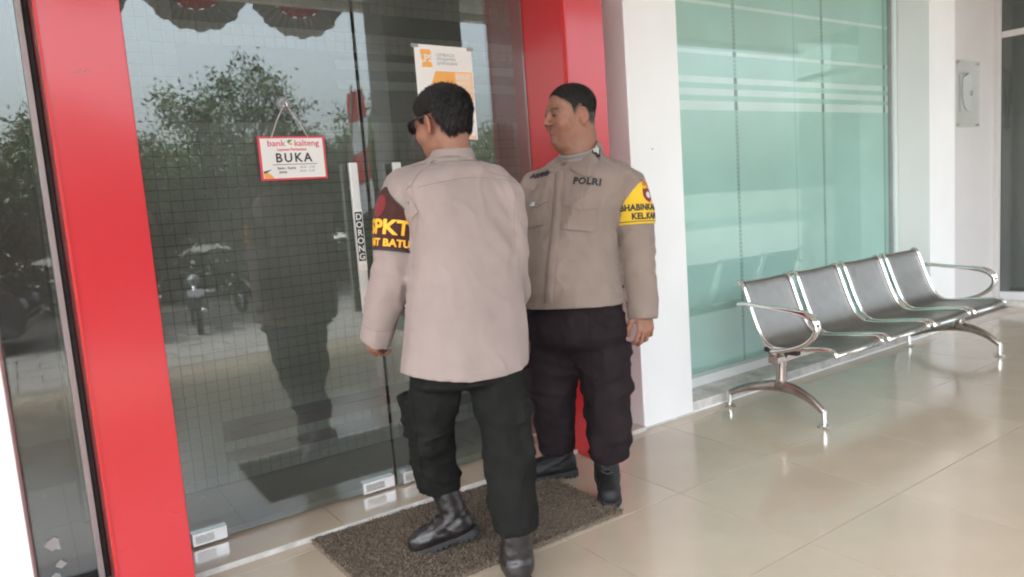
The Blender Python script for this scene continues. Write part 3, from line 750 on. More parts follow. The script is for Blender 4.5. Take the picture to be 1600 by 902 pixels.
def chain(p, pts, k=.0, sub=4):
    """pts: (x,y,z,r); smooth tapered limb"""
    q = catmull(pts, sub); d = None
    for a, b in zip(q, q[1:]):
        e = cap(p, a[:3], b[:3], a[3], b[3]); d = e if d is None else (np.minimum(d, e) if k == 0 else smin(d, e, k))
    return d
def ell(p, c, r, R=None):
    q = p-np.asarray(c, np.float32)
    if R is not None: q = q@R
    r = np.asarray(r, np.float32)
    k0 = np.linalg.norm(q/r, axis=1); k1 = np.linalg.norm(q/(r*r), axis=1)
    return k0*(k0-1)/np.maximum(k1, 1e-6)
def loft(p, secs, pw=2.0):
    """secs rows: z, cx, cy, rx, ry, ang (rx along ang)"""
    s = np.array(catmull(sorted(secs), 6)); z = p[:, 2]
    o = np.argsort(s[:, 0]); s = s[o]
    g = lambda k: np.interp(z, s[:, 0], s[:, k])
    cx, cy, rx, ry, an = g(1), g(2), g(3), g(4), g(5)
    ca_, sa_ = np.cos(an), np.sin(an); dx, dy = p[:, 0]-cx, p[:, 1]-cy
    u = (dx*ca_+dy*sa_); v = (-dx*sa_+dy*ca_)
    if pw == 2.0: k0 = np.sqrt((u/rx)**2+(v/ry)**2)
    else: k0 = (np.abs(u/rx)**pw+np.abs(v/ry)**pw)**(1/pw)
    k1 = np.sqrt((u/rx**2)**2+(v/ry**2)**2)
    d = np.where(k0 > .3, k0*(k0-1)/np.maximum(k1, 1e-5), -np.minimum(rx, ry)*.7)
    return np.maximum(np.maximum(d, z-s[-1, 0]), s[0, 0]-z).astype(np.float32)
def obox(p, c, R, h, r=.005):
    """rounded box, rows of R = axes"""
    q = np.abs((p-np.asarray(c, np.float32))@np.array(R, np.float32).T)-(np.array(h, np.float32)-r)
    return np.linalg.norm(np.maximum(q, 0), axis=1)+np.minimum(q.max(1), 0)-r
def near(p, c, R, f):
    """evaluate a detailed part only close to it"""
    c = np.asarray(c, np.float32); b = np.linalg.norm(p-c, axis=1)-R
    m = b < .03; out = b.astype(np.float32)+.005
    if m.any(): out[m] = f(p[m])
    return out
def surf(f, lo, hi, vox, margin=.02):
    lo = np.array(lo, float); hi = np.array(hi, float); B = 8
    nb = np.ceil((hi-lo)/(vox*B)).astype(int); n = nb*B+1
    c = (np.stack(np.meshgrid(*[np.arange(k) for k in nb], indexing='ij'), -1).reshape(-1, 3))
    cen = (lo+(c+.5)*B*vox).astype(np.float32)
    d = f(cen); act = np.abs(d) < B*vox*.87*1.25+margin
    V = np.repeat(np.repeat(np.repeat(np.where(d < 0, -1, 1).astype(np.float32).reshape(nb), B, 0), B, 1), B, 2)
    V = np.pad(V, ((0, 1), (0, 1), (0, 1)), mode='edge')
    loc = np.stack(np.meshgrid(*[np.arange(B+1)]*3, indexing='ij'), -1).reshape(-1, 3)
    A = c[act]
    for s in range(0, len(A), 400):
        idx = (A[s:s+400][:, None]*B+loc[None]).reshape(-1, 3)
        V[idx[:, 0], idx[:, 1], idx[:, 2]] = f((lo+idx*vox).astype(np.float32))
    V[0] = V[-1] = 1; V[:, 0] = V[:, -1] = 1; V[:, :, 0] = V[:, :, -1] = 1
    ins = V < 0
    cs = sum(ins[a:n[0]-1+a, b:n[1]-1+b, e:n[2]-1+e].astype(np.int8) for a in (0, 1) for b in (0, 1) for e in (0, 1))
    cell = np.argwhere((cs > 0) & (cs < 8)); cid = -np.ones(tuple(n-1), np.int32); cid[tuple(cell.T)] = np.arange(len(cell))
    acc = np.zeros((len(cell), 3)); cnt = np.zeros(len(cell))
    cor = [(a, b, e) for a in (0, 1) for b in (0, 1) for e in (0, 1)]
    for a in cor:
        for ax in range(3):
            if a[ax]: continue
            b = list(a); b[ax] = 1
            va = V[tuple((cell+a).T)]; vb = V[tuple((cell+b).T)]; m = (va < 0) != (vb < 0)
            t = np.clip(va/np.where(m, va-vb, 1), 0, 1)
            q = cell+np.array(a, float); q[:, ax] += t; acc[m] += q[m]; cnt[m] += 1
    verts = lo+acc/np.maximum(cnt, 1)[:, None]*vox
    faces = []
    for ax in range(3):
        sl0 = [slice(1, -1)]*3; sl0[ax] = slice(0, -1)
        e0 = V[tuple(slice(0, n[k]-1) if k == ax else slice(0, n[k]) for k in range(3))] < 0
        e1 = V[tuple(slice(1, n[k]) if k == ax else slice(0, n[k]) for k in range(3))] < 0
        E = np.argwhere(e0 != e1); b, c2 = (ax+1) % 3, (ax+2) % 3
        E = E[(E[:, b] > 0) & (E[:, c2] > 0) & (E[:, b] < n[b]-1) & (E[:, c2] < n[c2]-1)]
        fl_ = e0[tuple(E.T)]
        def cc2(db, dc):
            q = E.copy(); q[:, b] += db; q[:, c2] += dc; return cid[tuple(q.T)]
        Q = np.stack([cc2(-1, -1), cc2(0, -1), cc2(0, 0), cc2(-1, 0)], 1)
        Q[~fl_] = Q[~fl_][:, ::-1]; faces.append(Q)
    F = np.concatenate(faces); F = F[(F >= 0).all(1)]
    return verts.astype(np.float32), F
def mesh_np(name, verts, faces, smooth=True, col=None):
    me = bpy.data.meshes.new(name); nv, nf = len(verts), len(faces); k = faces.shape[1]
    me.vertices.add(nv); me.vertices.foreach_set('co', np.asarray(verts, np.float32).ravel())
    me.loops.add(nf*k); me.loops.foreach_set('vertex_index', faces.astype(np.int32).ravel())
    me.polygons.add(nf); me.polygons.foreach_set('loop_start', (np.arange(nf)*k).astype(np.int32))
    me.polygons.foreach_set('use_smooth', np.full(nf, smooth)); me.update(calc_edges=True); me.validate()
    if col is not None:
        ca = me.color_attributes.new('col', 'FLOAT_COLOR', 'POINT')
        ca.data.foreach_set('color', np.concatenate([col, np.ones((nv, 1))], 1).astype(np.float32).ravel())
    return me
class Fig:
    """one person: the body mesh is the root, clothing hangs under it"""
    def __init__(s, base): s.base = np.array([*base, 0.0])
    def root(s, V, F, col, m, **kw):
        s.o = obj('person', mesh_np('person', V-s.base, F, True, col), m, **kw); s.o.location = s.base; return s.o
    def add(s, name, V, F, m, parent=None, smooth=True, col=None, **kw):
        return obj(name, mesh_np(name, V-s.base, F, smooth, col), m, parent or s.o, **kw)
    def addme(s, name, me, m, parent=None, **kw):
        for v in me.vertices: v.co -= Vector(s.base)
        return obj(name, me, m, parent or s.o, **kw)
def bvh(V, F): return BVHTree.FromPolygons([tuple(map(float, v)) for v in V], [tuple(map(int, f)) for f in F])
def hit(bv, px, py, D0=1.0):
    d = vn(P(px, py, 1.0)-CAMV); r = bv.ray_cast(Vector(CAMV+d*D0), Vector(d)); return r[0], r[1]
def gridcut(bm, step):
    xs = [v.co.x for v in bm.verts]; ys = [v.co.y for v in bm.verts]
    for ax, (a, b) in ((0, (min(xs), max(xs))), (1, (min(ys), max(ys)))):
        n = int((b-a)/step)
        for k in range(1, n+1):
            c = a+(b-a)*k/(n+1); co = [0, 0, 0]; co[ax] = c; no = [0, 0, 0]; no[ax] = 1
            bmesh.ops.bisect_plane(bm, geom=bm.verts[:]+bm.edges[:]+bm.faces[:], dist=1e-6, plane_co=co, plane_no=no)
def drape(bm, fn, th):
    """flat bmesh in (s,t) -> surface by fn(s,t,h) -> point, then thickened"""
    for v in bm.verts: v['k'] = 0 if False else 0
def drape_mesh(bm, fn, off, th):
    st_ = [(v.co.x, v.co.y) for v in bm.verts]
    top = [fn(a, b, off+th) for a, b in st_]; low = [fn(a, b, off-.003) for a, b in st_]
    bm.verts.ensure_lookup_table(); bm.verts.index_update()
    out = bmesh.new(); T = [out.verts.new(p) if p is not None else None for p in top]; Lw = [out.verts.new(p) if p is not None else None for p in low]
    for f in bm.faces:
        ids = [v.index for v in f.verts]
        if all(T[i] for i in ids): out.faces.new([T[i] for i in ids])
    for e in bm.edges:
        if len(e.link_faces) == 1:
            a, b = e.verts[0].index, e.verts[1].index
            if T[a] and T[b]:
                try: out.faces.new((T[a], T[b], Lw[b], Lw[a]))
                except ValueError: pass
    loose = [v for v in out.verts if not v.link_faces]
    bmesh.ops.delete(out, geom=loose, context='VERTS'); bm.free()
    return tomesh(out, 'cloth')
def poly_bm(pts, step=.012):
    bm = bmesh.new(); bm.faces.new([bm.verts.new((a, b, 0)) for a, b in pts]); gridcut(bm, step); return bm
def text_bm(s, size, bold=0.0, spacing=1.0, sx=1.0, step=.01):
    me = text_mesh(s, size, 0.0, bold, spacing, sx=sx); bm = bmesh.new(); bm.from_mesh(me); bpy.data.meshes.remove(me)
    bmesh.ops.remove_doubles(bm, verts=bm.verts, dist=1e-6); gridcut(bm, step); return bm
def plane_fn(bv, C, n, up, roll=0.0):
    """frame at C with outward normal n; returns map (s right, t up) as seen from outside"""
    C = Vector(C); n = Vector(n).normalized(); up = Vector(up); r = up.cross(n).normalized(); u = n.cross(r)
    cr_, sr_ = math.cos(roll), math.sin(roll); r2 = r*cr_+u*sr_; u2 = u*cr_-r*sr_
    def fn(a, b, h):
        q = C+r2*a+u2*b+n*.12; h_ = bv.ray_cast(q, -n)
        if h_[0] is None: return None
        return h_[0]+(h_[1]*.6+n*.4)*h if h_[1].dot(n) > 0 else h_[0]+n*h
    return fn
def collar_mesh(bv, nc, prof_fn, thetas, dirf):
    """ring of collar cloth; the outer leaf is kept outside the shirt surface"""
    bm = bmesh.new(); rows = []
    for th_ in thetas:
        row = []; b = dirf(th_)
        for k, (r, h, outer) in enumerate(prof_fn(th_)):
            c = np.array(nc)+np.array([0, 0, h]); rr = r
            if outer:
                q = c+b*.30; t = bv.ray_cast(Vector(q), Vector(-b))
                if t[0] is not None:
                    rs_ = .30-t[3]
                    if rs_ < .20: rr = max(r, rs_+.0035*outer)
            row.append(bm.verts.new(c+b*rr))
        rows.append(row)
    K = len(rows[0])
    for i in range(len(rows)-1):
        for k in range(K):
            k2 = (k+1) % K; bm.faces.new((rows[i][k], rows[i][k2], rows[i+1][k2], rows[i+1][k]))
    bm.faces.new(rows[0]); bm.faces.new(rows[-1][::-1])
    return tomesh(bm, 'collar', True)
def arm_fn(bv, A, B, ref):
    """wrap round the arm axis A->B; s = arc length from the ref direction, t = metres down from A"""
    A = Vector(A); B = Vector(B); ax = (B-A).normalized(); ref = Vector(ref); ref = (ref-ax*ref.dot(ax)).normalized(); sd_ = ax.cross(ref)
    def fn(s, t, h):
        a = -s/.062; d = ref*math.cos(a)+sd_*math.sin(a); q = A-ax*t
        q0 = q+d*.16; r = bv.ray_cast(q0, -d)
        if r[0] is None: return q+d*(.07+h)
        return r[0]+d*h
    return fn

EAR_R = np.array(Matrix.Rotation(R_(-24), 3, 'Z'), np.float32)
# ---------------------------------------------------------------- head in its own frame (x forward, y left, z up)
def head_sdf(q, v):
    y = q.copy(); y[:, 1] = np.abs(y[:, 1])
    d = ell(y, (-.014, 0, .031), (.095, .077, .077))
    d = smin(d, ell(y, (.022, 0, -.028), (.068, .060*v['w'], .080)), .03)
    d = smin(d, ell(y, (.030, 0, -.076), (.050, .052*v['w'], .034)), .025)
    d = smin(d, cap(y, (-.012, .045*v['w'], -.052), (.052, .024, -.092), .020, .018), .022)
    d = smin(d, ell(y, (.074, 0, -.099), (.019, .022, .017)), .016)
    d = smin(d, ell(y, (.056, .037*v['w'], -.036), (.030, .027, .028)), .02)
    d = smin(d, cap(y, (.084, .012, .022), (.068, .046, .020), .0115, .010), .014)
    d = smax(d, -ell(y, (.101, .032, .001), (.021, .019, .012)), .010)
    d = smin(d, ell(y, (.0765, .031, -.001), (.0145, .0155, .0125)), .003)          # closed volume of the eye and lids
    d = smin(d, cap(y, (.088, .024, .0035), (.0845, .042, .0015), .0032, .0028), .004)         # upper lid fold
    d = smin(d, cap(y, (.086, 0, .010), (.109, 0, -.027), .0075, .0105), .010)
    d = smin(d, ell(y, (.101, .0125, -.032), (.011, .0075, .0075)), .006)
    d = smax(d, -ell(y, (.107, .007, -.0395), (.005, .0032, .003)), .002)
    d = smin(d, ell(y, (.081, 0, -.058), (.017, .026, .015)), .012)
    d = smin(d, ell(y, (.0890, 0, -.0545), (.0068, .024, .0044)), .004)
    d = smin(d, ell(y, (.0872, 0, -.0660), (.0072, .021, .0052)), .004)
    d = smax(d, -ell(y, (.099, 0, -.0602), (.011, .024, .0013)), .0025)
    d = smax(d, -ell(y, (.091, .027, -.059), (.004, .004, .003)), .004)
    # ear
    ER = EAR_R; eo = y-np.float32([-.006, .080, -.013])
    e = ell(eo@ER, (-.008, .004, 0), (.0195, .0065, .032)); e = smax(e, -ell(eo@ER, (-.003, .0095, .004), (.0115, .0070, .020)), .004)
    e = smin(e, cap(eo@ER, (-.020, .0075, .022), (-.026, .0065, -.006), .0032, .0032), .004)
    e = smin(e, cap(eo@ER, (-.020, .0075, .022), (-.002, .0065, .027), .0032, .0028), .004)
    e = smin(e, ell(eo@ER, (-.004, .002, -.028), (.008, .0055, .008)), .005)
    d = smin(d, e, .006)
    # neck
    nb_ = v['neck']
    d = smin(d, cap(q, (-.030, 0, -.030), nb_[0], v['nr'], v['nr']+.004), .03)
    if v.get('dbl'): d = smin(d, ell(y, (.026, 0, -.118), (.050, .052, .032)), .022)
    return d
def rotm(yaw, pitch=0.0, roll=0.0):
    return np.array(Matrix.Rotation(yaw, 3, 'Z') @ Matrix.Rotation(pitch, 3, 'Y') @ Matrix.Rotation(roll, 3, 'X'), np.float32)
def hand_sdf(q, side=1, curl=.6, thumb=.5):
    """x to the fingertips, y to the thumb, palm faces -z; side flips the thumb"""
    y = q.copy(); y[:, 1] *= side
    kn = [(.084, .028, .002), (.088, .009, .004), (.083, -.010, .003), (.074, -.027, 0)]
    d = ell(y, (.050, 0, -.002), (.046, .036, .0135))
    d = smin(d, cap(y, (-.05, 0, 0), (.01, 0, 0), .026, .025), .02)
    for k in kn: d = smin(d, cap(y, (.02, k[1]*.5, 0), k, .012, .0095), .010)
    L = [(.040, .025, .020), (.045, .028, .021), (.041, .026, .020), (.032, .020, .018)]
    fd = None
    for i, k in enumerate(kn):
        p = np.array(k); a = 0; c = curl*(1+.13*i)
        for j, l in enumerate(L[i]):
            a += c*(.55 if j == 0 else .75)
            r = p+np.array([math.cos(a)*l, (1.5-i)*.004*(1 if j == 0 else .2), -math.sin(a)*l])
            e = cap(y, p, r, .0090-.0009*j, .0084-.0009*j)
            fd = e if fd is None else np.minimum(fd, e); p = r
    d = smin(d, fd, .004)
    t0 = np.array([.020, .026, -.006]); t1 = t0+np.array([.030, .022, -.014]); t2 = t1+np.array([.027, .006, -.010-.01*thumb]); t3 = t2+np.array([.022, -.004, -.009])
    d = smin(d, smin(cap(y, t0, t1, .014, .0115), smin(cap(y, t1, t2, .0105, .0095), cap(y, t2, t3, .0093, .0075), .003), .004), .010)
    return d
def nails(q): pass

MT['skin'] = mat('skin', (1, 1, 1), rough=.48, spec=.4, var=.13, scale=30, vcol=True, bump=.12, bscale=500)
MT['skin'].node_tree.nodes['Principled BSDF'].inputs['Subsurface Weight'].default_value = .08
MT['skin'].node_tree.nodes['Principled BSDF'].inputs['Subsurface Radius'].default_value = (.012, .005, .003)
MT['hair'] = mat('black_hair', (.012, .010, .009), rough=.58, spec=.3, var=.35, scale=60)
def cloth(name, col, **k): return mat(name, col, rough=.9, spec=k.get('spec', .2), sheen=k.get('sheen', .12), var=k.get('var', .06), scale=k.get('scale', 9), bump=.35, bscale=k.get('b', 700), vcol=False, wr=k.get('wr', .6))
MT['shirtA'] = cloth('taupe_shirt_cloth', (.300, .238, .218))
MT['shirtB'] = cloth('brown_shirt_cloth', (.250, .194, .163))
MT['seam'] = cloth('shirt_seam_thread', (.235, .18, .155))
MT['trousA'] = cloth('black_trouser_cloth', (.014, .0145, .013), var=.18, spec=.08, sheen=0, wr=.6)
MT['trousB'] = cloth('dark_plum_trouser_cloth', (.023, .017, .019), var=.2, spec=.08, sheen=0, wr=.6)
MT['boot'] = mat('boot_leather', (.016, .013, .013), rough=.36, spec=.5, var=.3, scale=25, bump=.5, bscale=90, coat=.15, coat_r=.3)
MT['boot2'] = mat('boot_suede', (.013, .013, .013), rough=.55, spec=.4, var=.3, scale=25, bump=.5, bscale=120)
MT['lace'] = mat('boot_lace', (.055, .052, .05), rough=.8)
MT['sole'] = mat('boot_sole_rubber', (.022, .022, .023), rough=.8, var=.3, scale=40)
MT['under'] = cloth('grey_undershirt', (.27, .245, .23))
MT['bandA'] = cloth('brown_armband_cloth', (.060, .022, .018))
MT['bandB'] = cloth('yellow_armband_cloth', (.72, .46, .035))
MT['thread_y'] = mat('yellow_lettering', (.82, .42, .03), rough=.7)
MT['ink'] = mat('black_lettering', (.022, .022, .026), rough=.7)
MT['maroonpatch'] = cloth('maroon_patch', (.20, .025, .03))
MT['orangepatch'] = cloth('orange_patch', (.62, .17, .04))
MT['whitepatch'] = cloth('white_patch', (.62, .60, .58))
MT['button'] = mat('button_plastic', (.22, .18, .16), rough=.4)
MT['sunglass'] = mat('black_frame_plastic', (.012, .012, .012), rough=.18, spec=.6)
SKIN = np.array([.265, .124, .080])
def skin_col(q, V, rs, hairline, stubble=.0, brow=True):
    """skin colour from position on the head (q in head frame); hands and the rest keep the base tone"""
    n = len(q); y = np.abs(q[:, 1]); c = np.tile(SKIN, (n, 1))
    near = np.linalg.norm(q-np.array([0, 0, 0]), axis=1) < .17
    def blend(w, col):
        w = (np.clip(w, 0, 1)*near)[:, None]; c[:] = c*(1-w)+np.array(col)*w
    sm_ = lambda a, lo, hi: np.clip((a-lo)/(hi-lo), 0, 1)
    blend(.35*np.exp(-((q[:, 0]-.108)**2+(q[:, 2]+.025)**2+y**2)/.0004), (.42, .14, .10))
    blend(.3*np.exp(-((q[:, 0]-.06)**2+(q[:, 2]+.03)**2+(y-.05)**2)/.0008), (.40, .15, .10))
    blend(.5*(np.abs(q[:, 1]) > .077)*(np.abs(q[:, 0]+.008) < .028)*(np.abs(q[:, 2]+.013) < .038), (.34, .13, .09))
    lip = np.exp(-(((q[:, 2]+.0600-.12*np.maximum(y-.012, 0))/.0085)**4+(y/.026)**4))*(q[:, 0] > .078); blend(.75*lip, (.26, .085, .075))
    if brow: blend(.9*np.exp(-((q[:, 2]-.0235+.06*np.abs(y-.035))/.0048)**4-((y-.034)/.021)**4)*(q[:, 0] > .05), (.025, .018, .015))
    blend(.35*np.exp(-((q[:, 2]-.001)/.013)**4-((y-.032)/.020)**4)*(q[:, 0] > .06), (.12, .055, .04)); blend(.95*np.exp(-((q[:, 2]+.0020)/.0046)**4-((y-.031)/.0145)**4)*(q[:, 0] > .07), (.02, .013, .012))
    if stubble:
        blend(stubble*np.exp(-((q[:, 2]+.0465)/.0055)**4-(y/.028)**4)*(q[:, 0] > .08), (.06, .04, .035))
        blend(stubble*.45*np.exp(-((q[:, 2]+.095)/.02)**4-(y/.045)**4)*(q[:, 0] > .04), (.13, .08, .06))
    h = hairline(q)      # >0 inside the hair region (metres)
    blend(.9*sm_(h, -.007, .010)+.1*sm_(h, .010, .02), (.032, .024, .021))
    return c
def hair_cap(q, hairline, thick, rough=.0022):
    y = q.copy()
    d = ell(y, (-.014, 0, .031), (.095+thick, .077+thick, .077+thick))
    d = smin(d, ell(y, (-.035, 0, -.035), (.058+thick*.7, .058+thick*.7, .045)), .03)
    d = d-noise(q, (170, 170, 60))*rough-noise(q, (420, 420, 140), 3)*rough*.5
    return smax(d, -hairline(q)+noise(q, (300, 300, 300))*.004, .008)
def strands(Vh, Fh, Rm, Cn, flow, n, L, seed, lift=.25, w=.0009, jit=.25):
    rs = np.random.RandomState(seed); a, b, c = Vh[Fh[:, 0]], Vh[Fh[:, 1]], Vh[Fh[:, 2]]
    nr = np.cross(b-a, c-a); nr /= np.maximum(np.linalg.norm(nr, axis=1), 1e-9)[:, None]
    cen = (a+c)/2; out = (nr*(cen-Cn)).sum(1) > .0
    ids = rs.choice(np.where(out)[0], n); p = cen[ids]+rs.normal(0, .001, (n, 3)); m = nr[ids]
    q = (p-Cn)@Rm; f = flow(q)@Rm.T; f = f-m*(f*m).sum(1)[:, None]; f = f+rs.normal(0, jit, (n, 3)); f /= np.linalg.norm(f, axis=1)[:, None]
    sd_ = np.cross(f, m); sd_ /= np.maximum(np.linalg.norm(sd_, axis=1), 1e-6)[:, None]
    l = (L*rs.uniform(.6, 1.3, n))[:, None]; li = (lift*rs.uniform(.3, 1.4, n))[:, None]
    v0 = p-sd_*w-m*.001; v1 = p+sd_*w-m*.001; v2 = p+f*l*.55+m*l*li*.7+sd_*w*.6; v3 = p+f*l+m*l*li*.8
    V = np.stack([v0, v1, v2, v3], 1).reshape(-1, 3); F = np.arange(n*4).reshape(n, 4)
    return V, F
def boot_sdf(q, sc=1.0):
    """toe +x, up z, sole bottom at 0"""
    up = chain(q, [(-.015, 0, .30, .050), (-.018, 0, .22, .051), (-.018, 0, .15, .047), (-.012, 0, .10, .047), (-.002, 0, .075, .046)], .01)
    ft = chain(q, [(-.038, 0, .062, .040), (.02, 0, .066, .044), (.08, 0, .056, .041), (.135, 0, .046, .040), (.172, 0, .043, .034)], .015)
    d = smin(up, ft, .03)
    d = smax(d, -(q[:, 2]-.020), .006); d = np.maximum(d, q[:, 2]-.262)
    d = d-.0022*noise(q, (38, 38, 60))*np.clip((.24-q[:, 2])/.1, 0, 1)-.0028*np.sin(q[:, 2]*140+q[:, 0]*60)*np.exp(-((q[:, 2]-.105)/.035)**2)*.6
    return d
def sole_sdf(q):
    y = q.copy(); w = np.interp(q[:, 0], [-.09, -.05, .0, .04, .10, .15, .205], [.030, .041, .038, .040, .050, .048, .028])
    d = np.maximum(np.abs(q[:, 1])-w, np.abs(q[:, 0]-.0575)-.1425)
    ex = np.sqrt(np.maximum(q[:, 0]-.155, 0)**2+(q[:, 1]*.95)**2)-.051; d = smax(d, np.where(q[:, 0] > .155, ex, -1), .01)
    eh = np.sqrt(np.minimum(q[:, 0]+.045, 0)**2+(q[:, 1])**2)-.043; d = smax(d, np.where(q[:, 0] < -.045, eh, -1), .01)
    zt = np.interp(q[:, 0], [-.09, -.03, .05, .15, .21], [.036, .033, .028, .028, .036])
    d = smax(d, np.abs(q[:, 2]-zt/2)-zt/2, .004)
    arch = np.maximum(np.abs(q[:, 0]-.012)-.022, q[:, 2]-.011); d = smax(d, -arch, .004)
    tr = np.maximum(np.abs(((q[:, 0]+.5) % .022)-.011)-.0035, q[:, 2]-.009); tr = np.maximum(tr, .022-np.abs(q[:, 1])); d = smax(d, -tr, .002)
    return d
_bm = {}
def boot_X(toe, heel_pt, lift, ls=1.0):
    yaw = math.atan2(toe[1], toe[0]); piv = np.array([.13*ls, 0, 0])
    def X(V):
        V = np.array(V, float)*np.array([ls, 1, 1]); W_ = (V-piv)@rotm(0, lift).T+piv
        W_ = W_+np.array([.085*ls, 0, 0]); return (W_@rotm(yaw).T+np.array([heel_pt[0], heel_pt[1], .003])).astype(np.float32)
    return X
def boot(fig, toe, heel_pt, lift, m, laces=True, label=None, ls=.93):
    """toe direction (unit xy), heel_pt = xy of heel, lift = heel pitch in radians"""
    if 'b' not in _bm:
        _bm['b'] = surf(boot_sdf, (-.10, -.08, -.01), (.23, .08, .31), .0042)
        _bm['s'] = surf(sole_sdf, (-.11, -.075, -.012), (.23, .075, .055), .0042)
    yaw = math.atan2(toe[1], toe[0]); Rm = rotm(yaw, lift)
    piv = np.array([.15, 0, 0])
    X = boot_X(toe, heel_pt, lift, ls)
    b = fig.add('boot', X(_bm['b'][0]), _bm['b'][1], m)
    if label: b['label'] = label
    fig.add('sole', X(_bm['s'][0]), _bm['s'][1], MT['sole'], b)
    if laces:
        bm = bmesh.new()
        for k in range(7):
            z = .085+.028*k; x = .047-.0*k if k > 1 else .075-.014*k; x = [.083, .060, .0385, .0335, .0325, .0335, .0345][k]; z = [.098, .112, .137, .165, .195, .225, .255][k]
            for s in (-1, 1):
                pts = [(x-.012, -s*.026, z-.004), (x+.001, -s*.012, z), (x+.0025, s*.004, z+.008), (x-.004, s*.022, z+.014)]
                atube(bm, pts, .0026, 5)
        bmesh.ops.recalc_face_normals(bm, faces=bm.faces[:])
        me = bpy.data.meshes.new('laces'); bm.to_mesh(me); bm.free()
        V = np.array([v.co for v in me.vertices]); W_ = X(V)-fig.base
        for v, w in zip(me.vertices, W_): v.co = w
        obj('laces', me, MT['lace'], b)
    # pull loop + ankle strap
    return b
# ================================================================ PERSON A: back to the camera, reaching the door
def secs(rows, ang, squash, dep):
    """rows: (py, left px, right px) silhouette -> loft sections at camera depth dep(py)"""
    out = []
    for r in rows:
        py, l, rr = r[:3]; D = dep(py); c = P((l+rr)/2, py, D); hw = (rr-l)/2*D/CAM_F
        sq = r[3] if len(r) > 3 else squash
        dl = ang-math.atan2(RV[1], RV[0]); k = math.sqrt(math.cos(dl)**2+(sq*math.sin(dl))**2)
        out.append((c[2], c[0], c[1], hw/k, hw/k*sq, ang))
    return sorted(out)
def crease(p, sc, off, amp):
    n1 = noise(p, sc, off); q = p+np.stack([n1*.03, n1*.02, n1*.05], 1); v = 1-np.abs(noise(q.astype(np.float32), sc, off+3.3))*1.6
    return amp*np.clip(v, 0, 1)**3
def personA():
    F_ = R_(88); lat = F_-math.pi/2          # lateral axis of the torso
    fv = np.array([math.cos(F_), math.sin(F_), 0]); lv = np.array([-fv[1], fv[0], 0])
    fig = Fig((1.20, 2.10))
    DT = lambda py: 2.385+.00010*(py-250)
    rows = [(257, 664, 752, .95), (266, 646, 778, .72), (284, 630, 796, .58), (310, 632, 803, .60), (350, 642, 806, .64), (400, 646, 808, .66), (450, 644, 812, .68),
            (500, 639, 817, .70), (550, 634, 821, .72), (610, 630, 825, .74)]
    TS_ = secs(rows, lat, .66, DT)
    hemz = P(730, 580, DT(575))[2]-.016
    shL = P(634, 298, 2.36); shR = P(790, 306, 2.42)
    elL = P(614, 412, 2.36); wrL = P(591, 512, 2.46)
    elR = P(799, 412, 2.46); wrR = P(806, 462, 2.66)
    armL = [(*shL, .068), (*P(622, 335, 2.35), .070), (*P(618, 375, 2.345), .064), (*elL, .062), (*P(603, 460, 2.40), .060), (*P(593, 505, 2.45), .051), (*P(587, 532, 2.47), .047)]
    armR = [(*shR, .062), (*P(797, 350, 2.43), .056), (*elR, .050), (*P(803, 440, 2.55), .052), (*wrR, .046)]
    nt_, nb2 = np.array([0, 0, 0]), 0
    neck0 = P(707, 238, 2.385)
    def folds(p):
        d = .0050*noise(p, (9, 9, 4.5))+.0022*noise(p, (26, 26, 12), 5)+crease(p, (6, 6, 3), 1, .007)+crease(p, (13, 13, 9), 3, .0035)
        # long soft drapes down the back, tighter creases at elbow, armpit and waist
        t = (p-elL.astype(np.float32)); r = np.linalg.norm(t, axis=1)
        d = d+.0045*np.sin(t[:, 2]*105+t[:, 0]*50)*np.exp(-(r/.085)**2)
        t = p-np.float32(P(650, 345, 2.33)); r = np.linalg.norm(t, axis=1); d = d+.006*np.sin(t[:, 0]*75-t[:, 2]*55)*np.exp(-(r/.09)**2)
        t = p-np.float32(P(800, 360, 2.36)); r = np.linalg.norm(t, axis=1); d = d+.006*np.sin(t[:, 0]*70+t[:, 2]*60)*np.exp(-(r/.09)**2)
        rid = 1-np.abs(noise(p, (7, 7, 2.6), 9)); d = d+.006*np.clip(rid-.72, 0, 1)*2.5*np.clip((1.15-p[:, 2])/.25, 0, 1)
        return d
    def shirt(p):
        d = loft(p, TS_, 2.25)
        d = smin(d, cap(p, neck0+[0, 0, -.070], shL+[0, 0, -.004], .050, .060), .035); d = smin(d, cap(p, neck0+[0, 0, -.070], shR+[0, 0, -.004], .050, .056), .035)
        aL = chain(p, armL); aR = chain(p, armR)
        # the cuffs end square
        wd = (wrL-elL)/np.linalg.norm(wrL-elL); aL = np.maximum(aL, (p-np.float32(P(588, 532, 2.47)))@np.float32(wd))
        d = smin(d, aL, .018); d = smin(d, aR, .012)
        d = d-folds(p)
        hemc = hemz+.014*np.cos((p[:, 0]-1.2)*8)+.035*((p[:, 0]-1.21)/.2)**2
        d = np.maximum(d, hemc-p[:, 2])
        d = smax(d, -(np.maximum(loft(p, [(s[0], s[1], s[2], s[3]-.012, s[4]-.012, s[5]) for s in TS_], 2.25), p[:, 2]-hemz-.05)), .003)
        return d
    V, F = surf(shirt, (.86, 1.78, hemz-.03), (1.62, 2.52, 1.50), .0062)
    # body: head, neck, hands (continuous under the clothes)
    Hc = P(691, 189, 2.372); Rm = rotm(R_(108), R_(6), R_(-3)); hsc = 1.0
    nbw = ((neck0+np.array([0, 0, -.07]))-Hc)@Rm
    hv = dict(w=1.0, neck=[tuple(nbw)], nr=.056)
    def handR(p0, dx, ny):
        x = vn(dx); z = vn(np.array(ny)-x*np.dot(ny, x)); y = np.cross(z, x); return np.array([x, y, z]).T.astype(np.float32)
    HL0 = P(588, 513, 2.465); RL = handR(HL0, P(583, 548, 2.52)-P(592, 510, 2.46), lv*.9-fv*.2)
